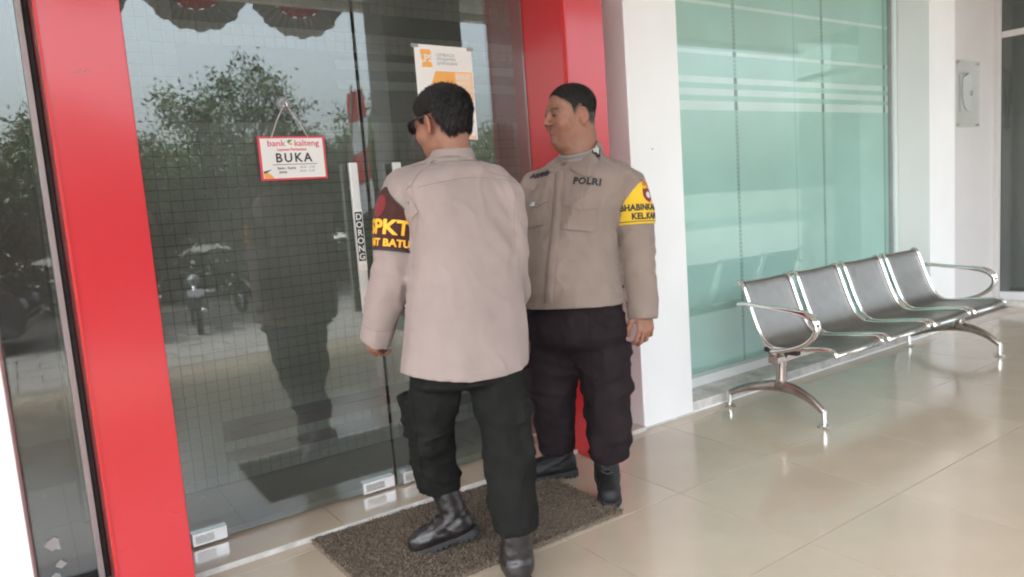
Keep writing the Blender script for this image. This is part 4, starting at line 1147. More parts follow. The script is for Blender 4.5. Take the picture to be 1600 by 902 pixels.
    HR0 = P(806, 462, 2.68); RR = handR(HR0, np.array([.15, 1, .02]), np.array([0, -.2, 1]))
    legc = {}
    kneL, ankL = P(672, 694, 2.56), P(696, 800, 2.665); hipL, hipR = P(684, 600, 2.42), P(778, 604, 2.42)
    kneR, ankR = P(795, 705, 2.40), P(805, 862, 2.415)
    BL = dict(toe=(-.75, .66), heel_pt=(1.275, 2.175), lift=R_(17)); BR = dict(toe=(.45, .89), heel_pt=(1.205, 1.835), lift=0)
    XL, XR = boot_X(*BL.values(), .93), boot_X(*BR.values(), .93)
    ankL, ankL2 = XL([(-.015, 0, .26), (-.012, 0, .09)]); ankR, ankR2 = XR([(-.015, 0, .26), (-.012, 0, .09)])
    def body(p):
        d = near(p, Hc+np.array([0, 0, -.04]), .22, lambda p: head_sdf((p-np.float32(Hc))@Rm, hv))
        d = smin(d, loft(p, [(s[0], s[1], s[2], max(s[3]-.035, .03), max(s[4]-.035, .03), s[5]) for s in TS_ if hemz+.03 < s[0] < 1.36]), .03)
        sh = lambda A, dr: [(a[0], a[1], a[2], a[3]-dr) for a in A]
        d = smin(d, chain(p, sh(armL, .026)+[(*HL0, .026)]), .02); d = smin(d, chain(p, sh(armR, .026)+[(*HR0, .025)]), .02)
        for h0, Rr, s, cu in ((HL0, RL, -1, .8), (HR0, RR, 1, .55)):
            d = smin(d, near(p, h0+Rr[:, 0]*.08, .15, lambda p: hand_sdf((p-np.float32(h0))@Rr, s, cu)), .006)
        for h, k, a, a2 in ((hipL, kneL, ankL, ankL2), (hipR, kneR, ankR, ankR2)):
            d = smin(d, chain(p, [(*h, .066), (*k, .044), (*a, .034), (*a2, .030)], sub=3), .02)
        return d
    bV, bF = surf(body, (.84, 1.72, .05), (1.62, 3.05, 1.72), .0045)
    q = (bV-Hc)@Rm
    def hairline(q):
        y = np.abs(q[:, 1])
        th = np.interp(q[:, 0], [-.12, -.058, -.040, -.030, .010, .020, .030, .055, .085, .11], [-.068, -.062, -.020, .022, .022, -.006, .012, .050, .066, .070])
        return q[:, 2]-th-.012*(y < .03)*(q[:, 0] < -.05)
    fig.root(bV, bF, skin_col(q, bV, 1, hairline), MT['skin'], label='policeman seen from behind in taupe shirt, black trousers and dark brown armband', category='person')
    hc = surf(lambda q: hair_cap(q, hairline, .0075, .0016), (-.13, -.10, -.10), (.12, .10, .15), .0030)
    hV = hc[0]@Rm.T+Hc
    h = fig.add('hair', hV, hc[1], MT['hair'])
    def flow(q):      # strands leave the whorl at the back of the crown
        w = np.array([-.085, .018, .085]); f = q-w; f /= np.maximum(np.linalg.norm(f, axis=1), 1e-6)[:, None]
        f[:, 2] -= .35*(q[:, 2] < .06); sw = np.cross(f, vn(w)); return f+.35*sw*np.exp(-np.linalg.norm(q-w, axis=1)/.05)[:, None]
    sV, sF = strands(hV, hc[1], Rm, Hc, flow, 12000, .015, 3, lift=.13, w=.0007, jit=.13)
    fig.add('hair_strands', sV.astype(np.float32), sF, MT['hair'], h, smooth=False, kind='stuff')
    # sunglasses
    g = bmesh.new()
    T = lambda a: Vector(np.array(a)@Rm.T+Hc-fig.base)
    for s in (-1, 1):
        atube(g, [T((-.012, s*.0835, .016)), T((.03, s*.083, .014)), T((.075, s*.074, .012)), T((.094, s*.066, .010))], [.0028, .0032, .004, .0042], 6)
        atube(g, [T((-.012, s*.0835, .016)), T((-.026, s*.084, .002))], [.0028, .002], 6)
    atube(g, [T((.112, -.014, .008)), T((.116, 0, .011)), T((.112, .014, .008))], .0025, 6)
    sg_ = obj('sunglasses', tomesh(g, smooth=True), MT['sunglass'], fig.o)
    for s in (-1, 1):
        bm = bmesh.new(); pts = [(.112-.35*max(0, abs(yy)-.012)*.9, s*(.038+.027*math.cos(a)), .0+.022*math.sin(a)) for a in np.linspace(0, 2*math.pi, 17)[:-1] for yy in [(.038+.027*math.cos(a))]]
        vs = [bm.verts.new(T(c)) for c in pts]; bm.faces.new(vs); r = bmesh.ops.extrude_face_region(bm, geom=bm.faces[:])
        off = T((.003, 0, 0))-T((0, 0, 0))
        for v in r['geom']:
            if isinstance(v, bmesh.types.BMVert): v.co += off
        obj('lens', tomesh(bm), MT['sunglass'], sg_)
    # shirt and everything sewn on it
    sh_ = fig.add('shirt', V, F, MT['shirtA'])
    bv = bvh(V, F); sbv = bvh(*surf(lambda p: chain(p, armL)-folds(p), np.min([a[:3] for a in armL], 0)-.10, np.max([a[:3] for a in armL], 0)+.10, .0075))
    def sub(name, me, m, parent=None): return fig.addme(name, me, m, parent or sh_)
    # collar: leaf folded over, all round the neck
    nc = P(706, 246, 2.385)
    def cprof(th_):
        fr = np.clip((abs(th_)-1.7)/1.0, 0, 1); hb = .026-.035*fr; lo_ = -.016-.045*fr
        return [(.061, -.03, 0), (.062, hb-.006, 0), (.065, hb, 0), (.069, hb-.004, 0), (.074, (hb+lo_)/2, 1.6), (.079, lo_, 1.4), (.078, lo_-.003, .6), (.070, (hb+lo_)/2, .3)]
    sub('collar', collar_mesh(bv, nc, cprof, np.linspace(-2.75, 2.75, 55), lambda t: -fv*math.cos(t)+lv*math.sin(t)), MT['shirtA'])
    # yoke seam, side seams, hem stitch: thin welts following the cloth
    def welt(pix, D0=1.5, w=.0022, n=30, name='seam', m=MT['seam'], off=-.0012):
        c = catmull([(x, y, 0) for x, y in pix], n//max(1, len(pix)-1)); pts = []
        for q_ in c:
            L_, N_ = hit(bv, q_[0], q_[1], D0)
            if L_ is not None: pts.append(L_+N_*off)
        if len(pts) < 3: return
        bm = bmesh.new(); atube(bm, pts, w, 5); sub(name, tomesh(bm, 'seam', True), m)
    welt([(652, 293), (700, 283), (745, 278), (808, 285)])
    welt([(654, 297), (700, 287), (745, 282), (807, 289)], w=.0014)
    welt([(636, 549), (660, 572), (700, 584), (740, 588), (790, 581), (822, 566)], w=.0014)
    welt([(655, 330), (648, 380), (646, 440), (641, 500), (637, 545)], w=.0016)
    welt([(806, 300), (803, 350), (806, 400)], w=.0018)
    welt([(636, 280), (645, 300), (652, 335), (653, 365)], w=.0018)
    # epaulette on his left shoulder, sleeve tab and button
    L_, N_ = hit(bv, 652, 268)
    if L_ is not None:
        fn = plane_fn(bv, L_, (N_+Vector((0, 0, .8))).normalized(), Vector(lv))
        sub('epaulette', drape_mesh(poly_bm([(-.02, -.055), (.02, -.055), (.022, .045), (0, .06), (-.022, .045)]), fn, .001, .003), MT['shirtA'])
    L_, N_ = hit(bv, 772, 262)
    if L_ is not None:
        fn = plane_fn(bv, L_, (N_+Vector((0, 0, .8))).normalized(), -Vector(lv))
        sub('epaulette', drape_mesh(poly_bm([(-.02, -.05), (.02, -.05), (.022, .045), (0, .06), (-.022, .045)]), fn, .001, .003), MT['shirtA'])
    L_, N_ = hit(bv, 641, 322)
    if L_ is not None:
        fn = plane_fn(bv, L_, N_, (0, 0, 1), .6)
        tb = sub('sleeve_tab', drape_mesh(poly_bm([(-.020, -.032), (.016, -.034), (.020, .020), (0, .032), (-.020, .022)]), fn, .001, .003), MT['shirtA'])
        bm = bmesh.new(); q_ = fn(0, .012, .006); cyl(bm, (0, 0, 0), .007, .003, 14); Mx = Matrix.Translation(q_) @ N_.to_track_quat('Z', 'Y').to_matrix().to_4x4(); bm.transform(Mx)
        sub('button', tomesh(bm), MT['button'], tb)
    # armband on the left sleeve
    out = vn(lv*.92-fv*.32); A_ = Vector(P(624, 292, 2.355)); B_ = Vector(P(614, 412, 2.36)); fn = arm_fn(sbv, A_, B_, out)
    S0 = .150
    shp = []
    for s in np.linspace(-S0, S0, 30): shp.append((s, -.205 if False else -.212))
    for s in np.linspace(S0, -S0, 44):
        k = abs(s)/S0; shp.append((s, -.150+.150*(1-k**.9)-.006 if k < .98 else -.155))
    ab = sub('armband', drape_mesh(poly_bm(shp, .008), lambda s, t, h: fn(s, t, h), .0015, .003), MT['bandA'])
    sub('armband_edge', drape_mesh(poly_bm([(a, -.206) for a in np.linspace(-S0, S0, 22)]+[(a, -.213) for a in np.linspace(S0, -S0, 22)], .006), fn, .004, .0022), MT['dark'], ab)
    e1 = [(s, -.150+.150*(1-(abs(s)/S0)**.9)-.006 if abs(s)/S0 < .98 else -.155) for s in np.linspace(-S0, S0, 40)]
    bm = bmesh.new(); atube(bm, [fn(a, b, .004) for a, b in e1], .0026, 6); sub('armband_edge', tomesh(bm, 'edge', True), MT['dark'], ab)
    def arm_text(s, size, so, to, m, bold=.0016, sx=1.0, name='lettering'):
        b2 = text_bm(s, size, bold, 1.02, sx)
        for v in b2.verts: v.co.x += so; v.co.y += to
        return sub(name, drape_mesh(b2, fn, .0042, .0014), m, ab)
    arm_text('SPKT', .064, .026, -.140, MT['thread_y'], .0022, .80)
    arm_text('UNIT BATU', .032, .022, -.188, MT['thread_y'], .0012, .80)
    sub('badge', drape_mesh(poly_bm([(.000+.020*math.sin(a), -.072+.036*math.cos(a)) for a in np.linspace(0, 6.283, 18)[:-1]]), fn, .004, .002), MT['maroonpatch'], ab)
    # cuff of the left sleeve
    wd = vn(wrL-elL)
    fc = arm_fn(sbv, Vector(P(594, 490, 2.44)), Vector(P(588, 532, 2.47)), out)
    sub('cuff', drape_mesh(poly_bm([(x_, -.042) for x_ in np.linspace(-.195, .195, 14)]+[(.195, -.094), (-.195, -.094)], .01), fc, .0008, .0025), MT['shirtA'])
    # trousers
    def trous(p):
        pel = loft(p, secs([(530, 668, 790, .72), (575, 656, 802, .74), (590, 654, 810, .70), (602, 680, 785, .6)], lat, .72, DT))
        lL = chain(p, [(*P(685, 580, 2.42), .092), (*P(673, 640, 2.46), .081), (*P(674, 690, 2.54), .076), (*P(680, 725, 2.60), .078), (*(ankL*.5+P(687, 755, 2.64)*.5), .077)])
        lL = np.maximum(lL, -(p-np.float32(P(688, 767, 2.65)))@np.float32([.05, -.30, 1]))
        lR = chain(p, [(*P(774, 585, 2.42), .096), (*P(787, 650, 2.42), .083), (*P(796, 710, 2.42), .082), (*P(800, 770, 2.40), .078), (*P(803, 812, 2.38), .075)])
        lR = np.maximum(lR, -(p-np.float32(P(802, 817, 2.42)))@np.float32([0, 0, 1]))
        d = np.minimum(smin(pel, lL, .025), smin(pel, lR, .025))
        # cargo pockets
        def rf(nv): n_ = vn(nv); u = np.array([0, 0, 1.0]); r_ = vn(np.cross(u, n_)); return [r_, vn(np.cross(n_, r_)), n_]
        d = smin(d, obox(p, P(650, 655, 2.47), rf(lv*.8-fv*.35), (.058, .070, .018), .012), .012)
        d = smin(d, obox(p, P(650, 625, 2.465), rf(lv*.8-fv*.35), (.061, .024, .023), .010), .006)
        d = smin(d, obox(p, P(818, 668, 2.41), rf(-lv*.85-fv*.3), (.060, .080, .018), .012), .012)
        d = smin(d, obox(p, P(816, 630, 2.41), rf(-lv*.85-fv*.3), (.063, .025, .024), .010), .006)
        w = .007*noise(p, (8, 8, 9))+.0045*noise(p, (22, 22, 26), 4)
        rid = 1-np.abs(noise(p, (5, 5, 12), 2)); w = w+.010*np.clip(rid-.70, 0, 1)*2.5+crease(p, (8, 8, 9), 4, .008)+crease(p, (18, 18, 26), 8, .003)
        for c, a in ((P(677, 700, 2.53), .11), (P(686, 750, 2.64), .07), (P(800, 800, 2.42), .07), (P(795, 715, 2.40), .10), (P(735, 610, 2.38), .09)):
            t = p-np.float32(c); r = np.linalg.norm(t, axis=1); w = w+.0038*np.sin(t[:, 2]*80+t[:, 0]*45+t[:, 1]*30+noise(p, (11, 11, 11))*4)*np.exp(-(r/a)**2)
        return d-w
    tV, tF = surf(trous, (.90, 1.78, .18), (1.62, 2.70, hemz+.14), .0062)
    tr_ = fig.add('trousers', tV, tF, MT['trousA']); tb_ = bvh(tV, tF)
    for pix in ([(722, 600), (730, 612), (728, 625)], [(815, 600), (826, 640), (824, 700), (815, 760), (812, 812)], [(640, 600), (648, 660), (652, 700), (660, 745)]):
        pts = []
        for q_ in catmull([(x, y, 0) for x, y in pix], 8):
            L_, N_ = hit(tb_, q_[0], q_[1], 1.5)
            if L_ is not None: pts.append(L_)
        if len(pts) > 3:
            bm = bmesh.new(); atube(bm, pts, .0024, 5); fig.addme('seam', tomesh(bm, 'seam', True), MT['trousA'], tr_)
    boot(fig, BL['toe'], BL['heel_pt'], BL['lift'], MT['boot'], label='boot with its heel lifted, toe pointing to the door')
    boot(fig, BR['toe'], BR['heel_pt'], 0, MT['boot'])
    return fig
A = personA()

# ================================================================ PERSON B: facing the camera's left, head in profile
def personB():
    F_ = R_(196); lat = F_+math.pi/2
    fv = np.array([math.cos(F_), math.sin(F_), 0]); lv = np.array([-fv[1], fv[0], 0])
    fig = Fig((1.90, 2.32))
    DT = lambda py: 2.955
    rows = [(254, 862, 952, .95), (264, 848, 974, .76), (280, 834, 982, .66), (310, 826, 970, .70), (350, 820, 958, .78), (400, 814, 960, .86), (440, 814, 966, .88), (480, 820, 972, .88), (500, 822, 970, .88)]
    TS_ = secs(rows, lat, .8, DT)
    hemz = P(900, 477, 2.84)[2]
    shL = P(982, 294, 2.93); shR = P(836, 292, 3.02)
    elL = P(996, 400, 2.93); wrL = P(1004, 490, 2.90)
    elR = P(826, 400, 3.12); wrR = P(818, 470, 3.10)
    armL = [(*shL, .066), (*P(989, 330, 2.935), .076), (*P(994, 365, 2.94), .072), (*elL, .066), (*P(1001, 440, 2.92), .060), (*wrL, .055), (*P(1006, 515, 2.90), .052)]
    armR = [(*shR, .060), (*P(830, 350, 3.08), .056), (*elR, .052), (*wrR, .046)]
    neck0 = P(906, 232, 2.955)
    def folds(p):
        d = .0050*noise(p, (9, 9, 5), 3)+.0022*noise(p, (28, 28, 14), 7)+crease(p, (7, 7, 4), 2, .007)+crease(p, (14, 14, 10), 6, .0035)
        for c, a, kx, kz, am in ((P(968, 345, 2.86), .08, 50, 75, .005), (elL, .08, 30, 105, .0045), (P(870, 440, 2.82), .10, 20, 85, .004), (P(950, 450, 2.84), .08, 40, 80, .0045)):
            t = p-np.float32(c); r = np.linalg.norm(t, axis=1); d = d+am*np.sin(t[:, 2]*kz+(t[:, 0]+t[:, 1])*kx)*np.exp(-(r/a)**2)
        rid = 1-np.abs(noise(p, (8, 8, 3), 5)); d = d+.005*np.clip(rid-.74, 0, 1)*2.5
        return d
    belly = P(874, 420, 2.87); nc0 = P(904, 236, 2.955)
    def shirt(p):
        d = loft(p, TS_, 2.2)
        d = smin(d, ell(p, belly+lv*.02+np.array([0, 0, -.01]), (.13, .13, .15)), .06)
        d = smin(d, cap(p, neck0+[0, 0, -.080], shL+[0, 0, .0], .050, .064), .035); d = smin(d, cap(p, neck0+[0, 0, -.080], shR, .050, .056), .035)
        d = smin(d, ell(p, P(915, 320, 2.86), (.085, .085, .07)), .05)
        aL = chain(p, armL); wd = (wrL-elL)/np.linalg.norm(wrL-elL); aL = np.maximum(aL, (p-np.float32(P(1005, 497, 2.90)))@np.float32(wd))
        hz = hemz+.010*np.sin((p[:, 0]+p[:, 1])*9); fo = folds(p); d = np.maximum(d-fo, hz-p[:, 2])
        d = smin(d, aL-fo, .018); d = smin(d, chain(p, armR)-fo, .02)
        d = smax(d, -(np.maximum(loft(p, [(s[0], s[1], s[2], s[3]-.010, s[4]-.010, s[5]) for s in TS_], 2.2), p[:, 2]-hemz-.03)), .003)
        d = smax(d, -cap(p, np.array(nc0)+[0, 0, .03], np.array(nc0)+fv*.105+[0, 0, -.060], .078, .016), .004)
        return d
    V, F = surf(shirt, (1.44, 1.90, hemz-.12), (2.38, 2.78, 1.54), .0062)
    Hc = P(890, 177, 2.935); Rm = rotm(R_(170), R_(5), R_(-4))
    nbw = ((neck0+np.array([.0, .0, -.07]))-Hc)@Rm
    hv = dict(w=1.17, neck=[tuple(nbw)], nr=.068, dbl=True)
    def handR(p0, dx, ny):
        x = vn(dx); z = vn(np.array(ny)-x*np.dot(ny, x)); y = np.cross(z, x); return np.array([x, y, z]).T.astype(np.float32)
    HL0 = P(1006, 482, 2.90); RL = handR(HL0, P(1009, 545, 2.88)-P(1005, 490, 2.90), lv*.75-fv*-.45)
    HR0 = P(818, 474, 3.10); RR = handR(HR0, np.array([0, 0, -1]), -lv)
    BL = dict(toe=(-.62, -.78), heel_pt=(2.005, 2.315), lift=0); BR = dict(toe=(-.90, .43), heel_pt=(1.985, 2.485), lift=0)
    XL, XR = boot_X(*BL.values(), .93), boot_X(*BR.values(), .93)
    ankL, ankL2 = XL([(-.015, 0, .26), (-.012, 0, .09)]); ankR, ankR2 = XR([(-.015, 0, .26), (-.012, 0, .09)])
    hipL, hipR = P(938, 510, 2.97), P(866, 510, 3.03); kneL, kneR = P(946, 610, 2.95), P(866, 605, 3.05)
    SC = 1.04
    def body(p):
        d = near(p, Hc+np.array([0, 0, -.04]), .23, lambda p: head_sdf((p-np.float32(Hc))@Rm/SC, hv)*SC)
        d = smin(d, loft(p, [(s[0], s[1], s[2], max(s[3]-.035, .03), max(s[4]-.035, .03), s[5]) for s in TS_ if hemz+.03 < s[0] < 1.42]), .03)
        sh = lambda A, dr: [(a[0], a[1], a[2], a[3]-dr) for a in A]
        d = smin(d, chain(p, sh(armL, .028)+[(*HL0, .029)]), .02); d = smin(d, chain(p, sh(armR, .022)+[(*HR0, .025)]), .02)
        for h0, Rr, s, cu in ((HL0, RL, -1, .85), (HR0, RR, 1, .6)):
            d = smin(d, near(p, h0+Rr[:, 0]*.08, .15, lambda p: hand_sdf((p-np.float32(h0))@Rr/1.05, s, cu)*1.05), .006)
        for h, k, a, a2 in ((hipL, kneL, ankL, ankL2), (hipR, kneR, ankR, ankR2)):
            d = smin(d, chain(p, [(*h, .070), (*k, .046), (*a, .034), (*a2, .030)], sub=3), .02)
        return d
    bV, bF = surf(body, (1.48, 1.90, .05), (2.40, 2.86, 1.80), .0036)
    q = (bV-Hc)@Rm/SC
    def hairline(q):
        y = np.abs(q[:, 1])
        th = np.interp(q[:, 0], [-.12, -.05, -.026, -.012, .004, .022, .030, .055, .072, .11], [-.060, -.050, -.020, .022, .020, -.012, .026, .052, .083, .088])
        return q[:, 2]-th
    fig.root(bV, bF, skin_col(q, bV, 1, hairline, stubble=.55), MT['skin'], label='stocky policeman with the yellow armband, standing in profile beside the right red pillar', category='person')
    tl = lambda q: hairline(q)-.012+.006*(np.abs(q[:, 1]) < .05)
    hc = surf(lambda q: hair_cap(q, tl, .0035, .0022), (-.13, -.10, -.10), (.12, .10, .15), .0030)
    hV = (hc[0]*SC)@Rm.T+Hc
    h = fig.add('hair', hV, hc[1], MT['hair'])
    def flow(q):
        f = np.stack([np.full(len(q), .7), q[:, 1]*2, -np.full(len(q), .5)+(q[:, 2] > .08)*.6], 1); return f
    sV, sF = strands(hV, hc[1], Rm, Hc, flow, 12000, .0055, 5, lift=.35, w=.00055)
    fig.add('hair_strands', sV.astype(np.float32), sF, MT['hair'], h, smooth=False, kind='stuff')
    # clothes
    sh_ = fig.add('shirt', V, F, MT['shirtB']); bv = bvh(V, F); sbv = bvh(*surf(lambda p: chain(p, armL)-folds(p), np.min([a[:3] for a in armL], 0)-.11, np.max([a[:3] for a in armL], 0)+.11, .0075))
    def sub(name, me, m, parent=None): return fig.addme(name, me, m, parent or sh_)
    def welt(pix, w=.0022, n=30, m=MT['seam'], off=-.0010):
        c = catmull([(x, y, 0) for x, y in pix], n//max(1, len(pix)-1)); pts = []
        for q_ in c:
            L_, N_ = hit(bv, q_[0], q_[1], 1.8)
            if L_ is not None: pts.append(L_+N_*off)
        if len(pts) < 3: return
        bm = bmesh.new(); atube(bm, pts, w, 5); sub('seam', tomesh(bm, 'seam', True), m)
    # undershirt turtle neck
    nc = P(905, 232, 2.95); tilt = vn(np.array([0, 0, 1])+fv*.32)
    nu = nc+np.array([0, 0, -.016])
    def uns(p):
        t = p-np.float32(nu); z = t@np.float32(tilt); r = np.linalg.norm(t-z[:, None]*np.float32(tilt), axis=1)
        d = np.maximum(np.abs(r-.0775-.0025*np.sin(z*300)-.010*np.clip(-z/.05, 0, 2))-.006, np.abs(z+.035)-.047)
        return smin(d, cap(p, nu+[0, 0, -.085], nu+fv*.055+[0, 0, -.11], .080, .060), .02)-.0015*noise(p, (40, 40, 90))
    uV, uF = surf(uns, nc-np.array([.17, .17, .24]), nc+np.array([.16, .16, .04]), .0042)
    fig.add('undershirt', uV, uF, MT['under'])
    # open collar with pointed leaves
    def cprof(th_):
        fr = np.clip((abs(th_)-1.25)/1.55, 0, 1); hb = .030-.092*fr**1.2; lo_ = -.020-(.095 if th_ > 0 else .062)*np.sin(fr*1.9)/1.0+.030*np.clip((fr-.75)/.25, 0, 1)
        return [(.076, -.03-.05*fr, 0), (.077, hb-.006, 0), (.080+.004*fr, hb, 0), (.085+.004*fr, hb-.004, 1), (.092+.01*fr, min(hb-.005, (hb+lo_)/2), 1.8), (.098+.015*fr, min(hb-.02, lo_), 1.6), (.096+.014*fr, min(hb-.02, lo_)-.003, .6), (.085, min(hb-.005, (hb+lo_)/2), .3)]
    nc2 = P(906, 235, 2.955)
    cme = collar_mesh(bv, nc2, cprof, np.linspace(-2.85, 2.85, 69), lambda t: -fv*math.cos(t)+lv*math.sin(t)); cv_ = np.array([v.co for v in cme.vertices]); cf_ = [tuple(p.vertices) for p in cme.polygons]
    cbv = BVHTree.FromPolygons([tuple(v) for v in cv_], cf_); col_ = sub('collar', cme, MT['shirtB'])
    # rank patch on the collar leaf
    L_, N_ = hit(cbv, 931, 236, 1.8)
    if L_ is not None:
        fn = plane_fn(cbv, L_, N_, (0, 0, 1), -.35)
        pt = sub('collar_patch', drape_mesh(poly_bm([(-.020, -.024), (.018, -.026), (.022, .018), (-.014, .026)]), fn, .001, .002), MT['ink'], col_)
        for k in range(3):
            bm = poly_bm([(-.012, -.012+.009*k), (0, -.004+.009*k), (.013, -.011+.009*k), (.013, -.005+.009*k), (0, .002+.009*k), (-.012, -.006+.009*k)], .01)
            sub('chevron', drape_mesh(bm, fn, .003, .0012), MT['whitepatch'], pt)
    # placket
    fnP = None
    plc = []
    for (x, y) in [(874, 268), (872, 300), (869, 340), (865, 380), (860, 420), (857, 455), (857, 474)]:
        L_, N_ = hit(bv, x, y, 1.8)
        if L_ is not None: plc.append((L_, N_))
    if len(plc) > 3:
        bm = bmesh.new(); rows_ = []
        pts = catmull([tuple(a[0]) for a in plc], 6); nrm = catmull([tuple(a[1]) for a in plc], 6)
        for p_, n_ in zip(pts, nrm):
            n_ = Vector(n_).normalized(); s_ = Vector((0, 0, 1)).cross(n_).normalized(); row = []
            for (u, hh) in ((-.019, -.004), (-.019, .0022), (0, .0030), (.019, .0022), (.019, -.004)):
                q_ = Vector(p_)+s_*u; r_ = bv.ray_cast(q_+n_*.05, -n_); b_ = r_[0] if r_[0] is not None else q_
                row.append(bm.verts.new(b_+n_*hh))
            rows_.append(row)
        for a, b in zip(rows_, rows_[1:]):
            for k in range(4): bm.faces.new((a[k], a[k+1], b[k+1], b[k]))
        sub('placket', tomesh(bm, 'placket', True), MT['shirtB'])
    # pockets with buttoned flaps
    def pocket(px, py, roll, w=.062, mir=1):
        L_, N_ = hit(bv, px, py, 1.8)
        if L_ is None: return
        N_ = Vector((N_.x, N_.y, N_.z*.2)).normalized()
        fn = plane_fn(bv, L_, N_, (0, 0, 1), roll)
        pk = sub('pocket', drape_mesh(poly_bm([(-w, -.105), (w, -.105), (w+.002, .032), (-w-.002, .032)], .011), fn, .0030, .0040), MT['shirtB'])
        sub('pocket_flap', drape_mesh(poly_bm([(-w-.004, -.012), (-w*.5, -.020), (0, -.030), (w*.5, -.020), (w+.004, -.012), (w+.004, .042), (-w-.004, .042)], .011), fn, .0075, .0045), MT['shirtB'], pk)
        for ol in ([(-w-.004, -.011), (-w*.5, -.019), (0, -.029), (w*.5, -.019), (w+.004, -.011)], [(-w, -.018), (-w, -.104), (w, -.104), (w, -.018)], [(-w-.003, .041), (w+.003, .041)]):  # pocket and flap seams; their darker thread also paints in the edge shadows
            qs = [fn(a_[0]+(b_[0]-a_[0])*t_, a_[1]+(b_[1]-a_[1])*t_, .0085 if ol[0][1] > -.012 else .0045) for a_, b_ in zip(ol, ol[1:]) for t_ in np.linspace(0, 1, 6)]
            qs = [x_ for x_ in qs if x_ is not None]
            if len(qs) > 3:
                bm = bmesh.new(); atube(bm, qs, .0019, 5); sub('seam', tomesh(bm, 'seam', True), MT['seam'], pk)
        q_ = fn(0, -.016, .0135); bm = bmesh.new(); cyl(bm, (0, 0, 0), .006, .003, 14); bm.transform(Matrix.Translation(q_) @ N_.to_track_quat('Z', 'Y').to_matrix().to_4x4())
        sub('button', tomesh(bm), MT['button'], pk); return fn
    pocket(908, 318, -.16, .060); pocket(842, 314, .10, .050)
    def tape(px, py, s, size, roll, w, h, sx=1.0):
        L_, N_ = hit(bv, px, py, 1.8)
        if L_ is None: return
        N_ = Vector((N_.x, N_.y, N_.z*.3)).normalized(); fn = plane_fn(bv, L_, N_, (0, 0, 1), roll)
        tp = sub('name_tape', drape_mesh(poly_bm([(-w, -h), (w, -h), (w, h), (-w, h)], .01), fn, .0006, .0018), MT['shirtB'])
        sub('lettering', drape_mesh(text_bm(s, size, .0016, 1.12, sx, .008), fn, .0040, .0012), MT['ink'], tp)
    tape(917, 284, 'POLRI', .036, -.13, .068, .017, 1.05)
    tape(846, 274, 'ARPIND', .026, .06, .045, .013, 1.0)
    # small pin on the right pocket
    L_, N_ = hit(bv, 836, 322, 1.8)
    if L_ is not None:
        bm = bmesh.new(); abox(bm, -.014, .014, -.006, .006, 0, .004, .001); abox(bm, -.004, .018, -.003, .012, .002, .006, .001); bm.transform(Matrix.Translation(L_+N_*.012) @ N_.to_track_quat('Z', 'Y').to_matrix().to_4x4())
        sub('metal_pin', tomesh(bm), MT['chrome'])
    # epaulette
    L_, N_ = hit(bv, 962, 252, 1.8)
    if L_ is not None:
        n2 = (N_*.5+Vector((0, 0, 1))).normalized(); fn = plane_fn(bv, L_, n2, -Vector(lv))
        sub('epaulette', drape_mesh(poly_bm([(-.023, -.050), (.023, -.050), (.021, .05), (0, .064), (-.021, .05)]), fn, .001, .003), MT['shirtB'])
    welt([(967, 300), (962, 340), (966, 400), (968, 460)], w=.0018)
    welt([(830, 462), (860, 472), (900, 474), (940, 471), (968, 466)], w=.0014)
    welt([(972, 262), (963, 290), (962, 325), (966, 350)], w=.0018)
    # yellow armband
    out = vn(lv*.62+fv*.55); out[2] = 0
    A_ = Vector(P(988, 262, 2.93)); B_ = Vector(P(994, 365, 2.94)); fn = arm_fn(sbv, A_, B_, out); S0 = .172
    def topc(s): k = math.hypot(s, .02)/S0; return -.038-.125*min(1, k)**1.2
    shp = [(s, -.232) for s in np.linspace(-S0, S0, 24)]+[(s, topc(s)) for s in np.linspace(S0, -S0, 34)]
    ab = sub('armband', drape_mesh(poly_bm(shp, .008), fn, .0015, .003), MT['bandB'])
    bm = bmesh.new(); atube(bm, [fn(s*.93, topc(s)-.010, .0045) for s in np.linspace(-S0, S0, 44)], .0018, 6); sub('armband_edge', tomesh(bm, 'edge', True), MT['ink'], ab)
    bm = bmesh.new(); atube(bm, [fn(s, -.222, .0045) for s in np.linspace(-S0*.93, S0*.93, 44)], .0018, 6); sub('armband_edge', tomesh(bm, 'edge', True), MT['ink'], ab)
    bm = bmesh.new(); atube(bm, [fn(s, topc(s), .003) for s in np.linspace(-S0, S0, 44)], .0028, 6); sub('armband_edge', tomesh(bm, 'edge', True), MT['seam'], ab)
    def arm_text(s, size, so, to, sx=1.0):
        b2 = text_bm(s, size, .0016, 1.05, sx, .008)
        for v in b2.verts: v.co.x += so; v.co.y += to
        sub('lettering', drape_mesh(b2, fn, .0042, .0014), MT['ink'], ab)
    arm_text('BHABINKAMTIBMAS', .034, .042, -.168, .66); arm_text('KEL.KAMPUNG', .034, .048, -.203, .66)
    dy_ = .035
    sub('badge_arch', drape_mesh(poly_bm([(dy_-.022, -.082), (dy_+.022, -.082), (dy_+.024, -.068), (dy_, -.060), (dy_-.024, -.068)]), fn, .004, .0018), MT['orangepatch'], ab)
    bd = sub('badge', drape_mesh(poly_bm([(dy_+.024*x, -.118+.030*y) for x, y in ((-1, .9), (-.5, .75), (0, 1), (.5, .75), (1, .9), (1, -.1), (.6, -.7), (0, -1), (-.6, -.7), (-1, -.1))]), fn, .004, .002), MT['maroonpatch'], ab)
    sub('badge_star', drape_mesh(poly_bm([(dy_+.011*math.cos(a), -.118+.013*math.sin(a)) for a in np.linspace(0, 6.283, 11)[:-1]]), fn, .0062, .0012), MT['whitepatch'], bd)
    # cuff
    fc = arm_fn(sbv, Vector(P(1003, 465, 2.91)), Vector(P(1005, 497, 2.90)), out)
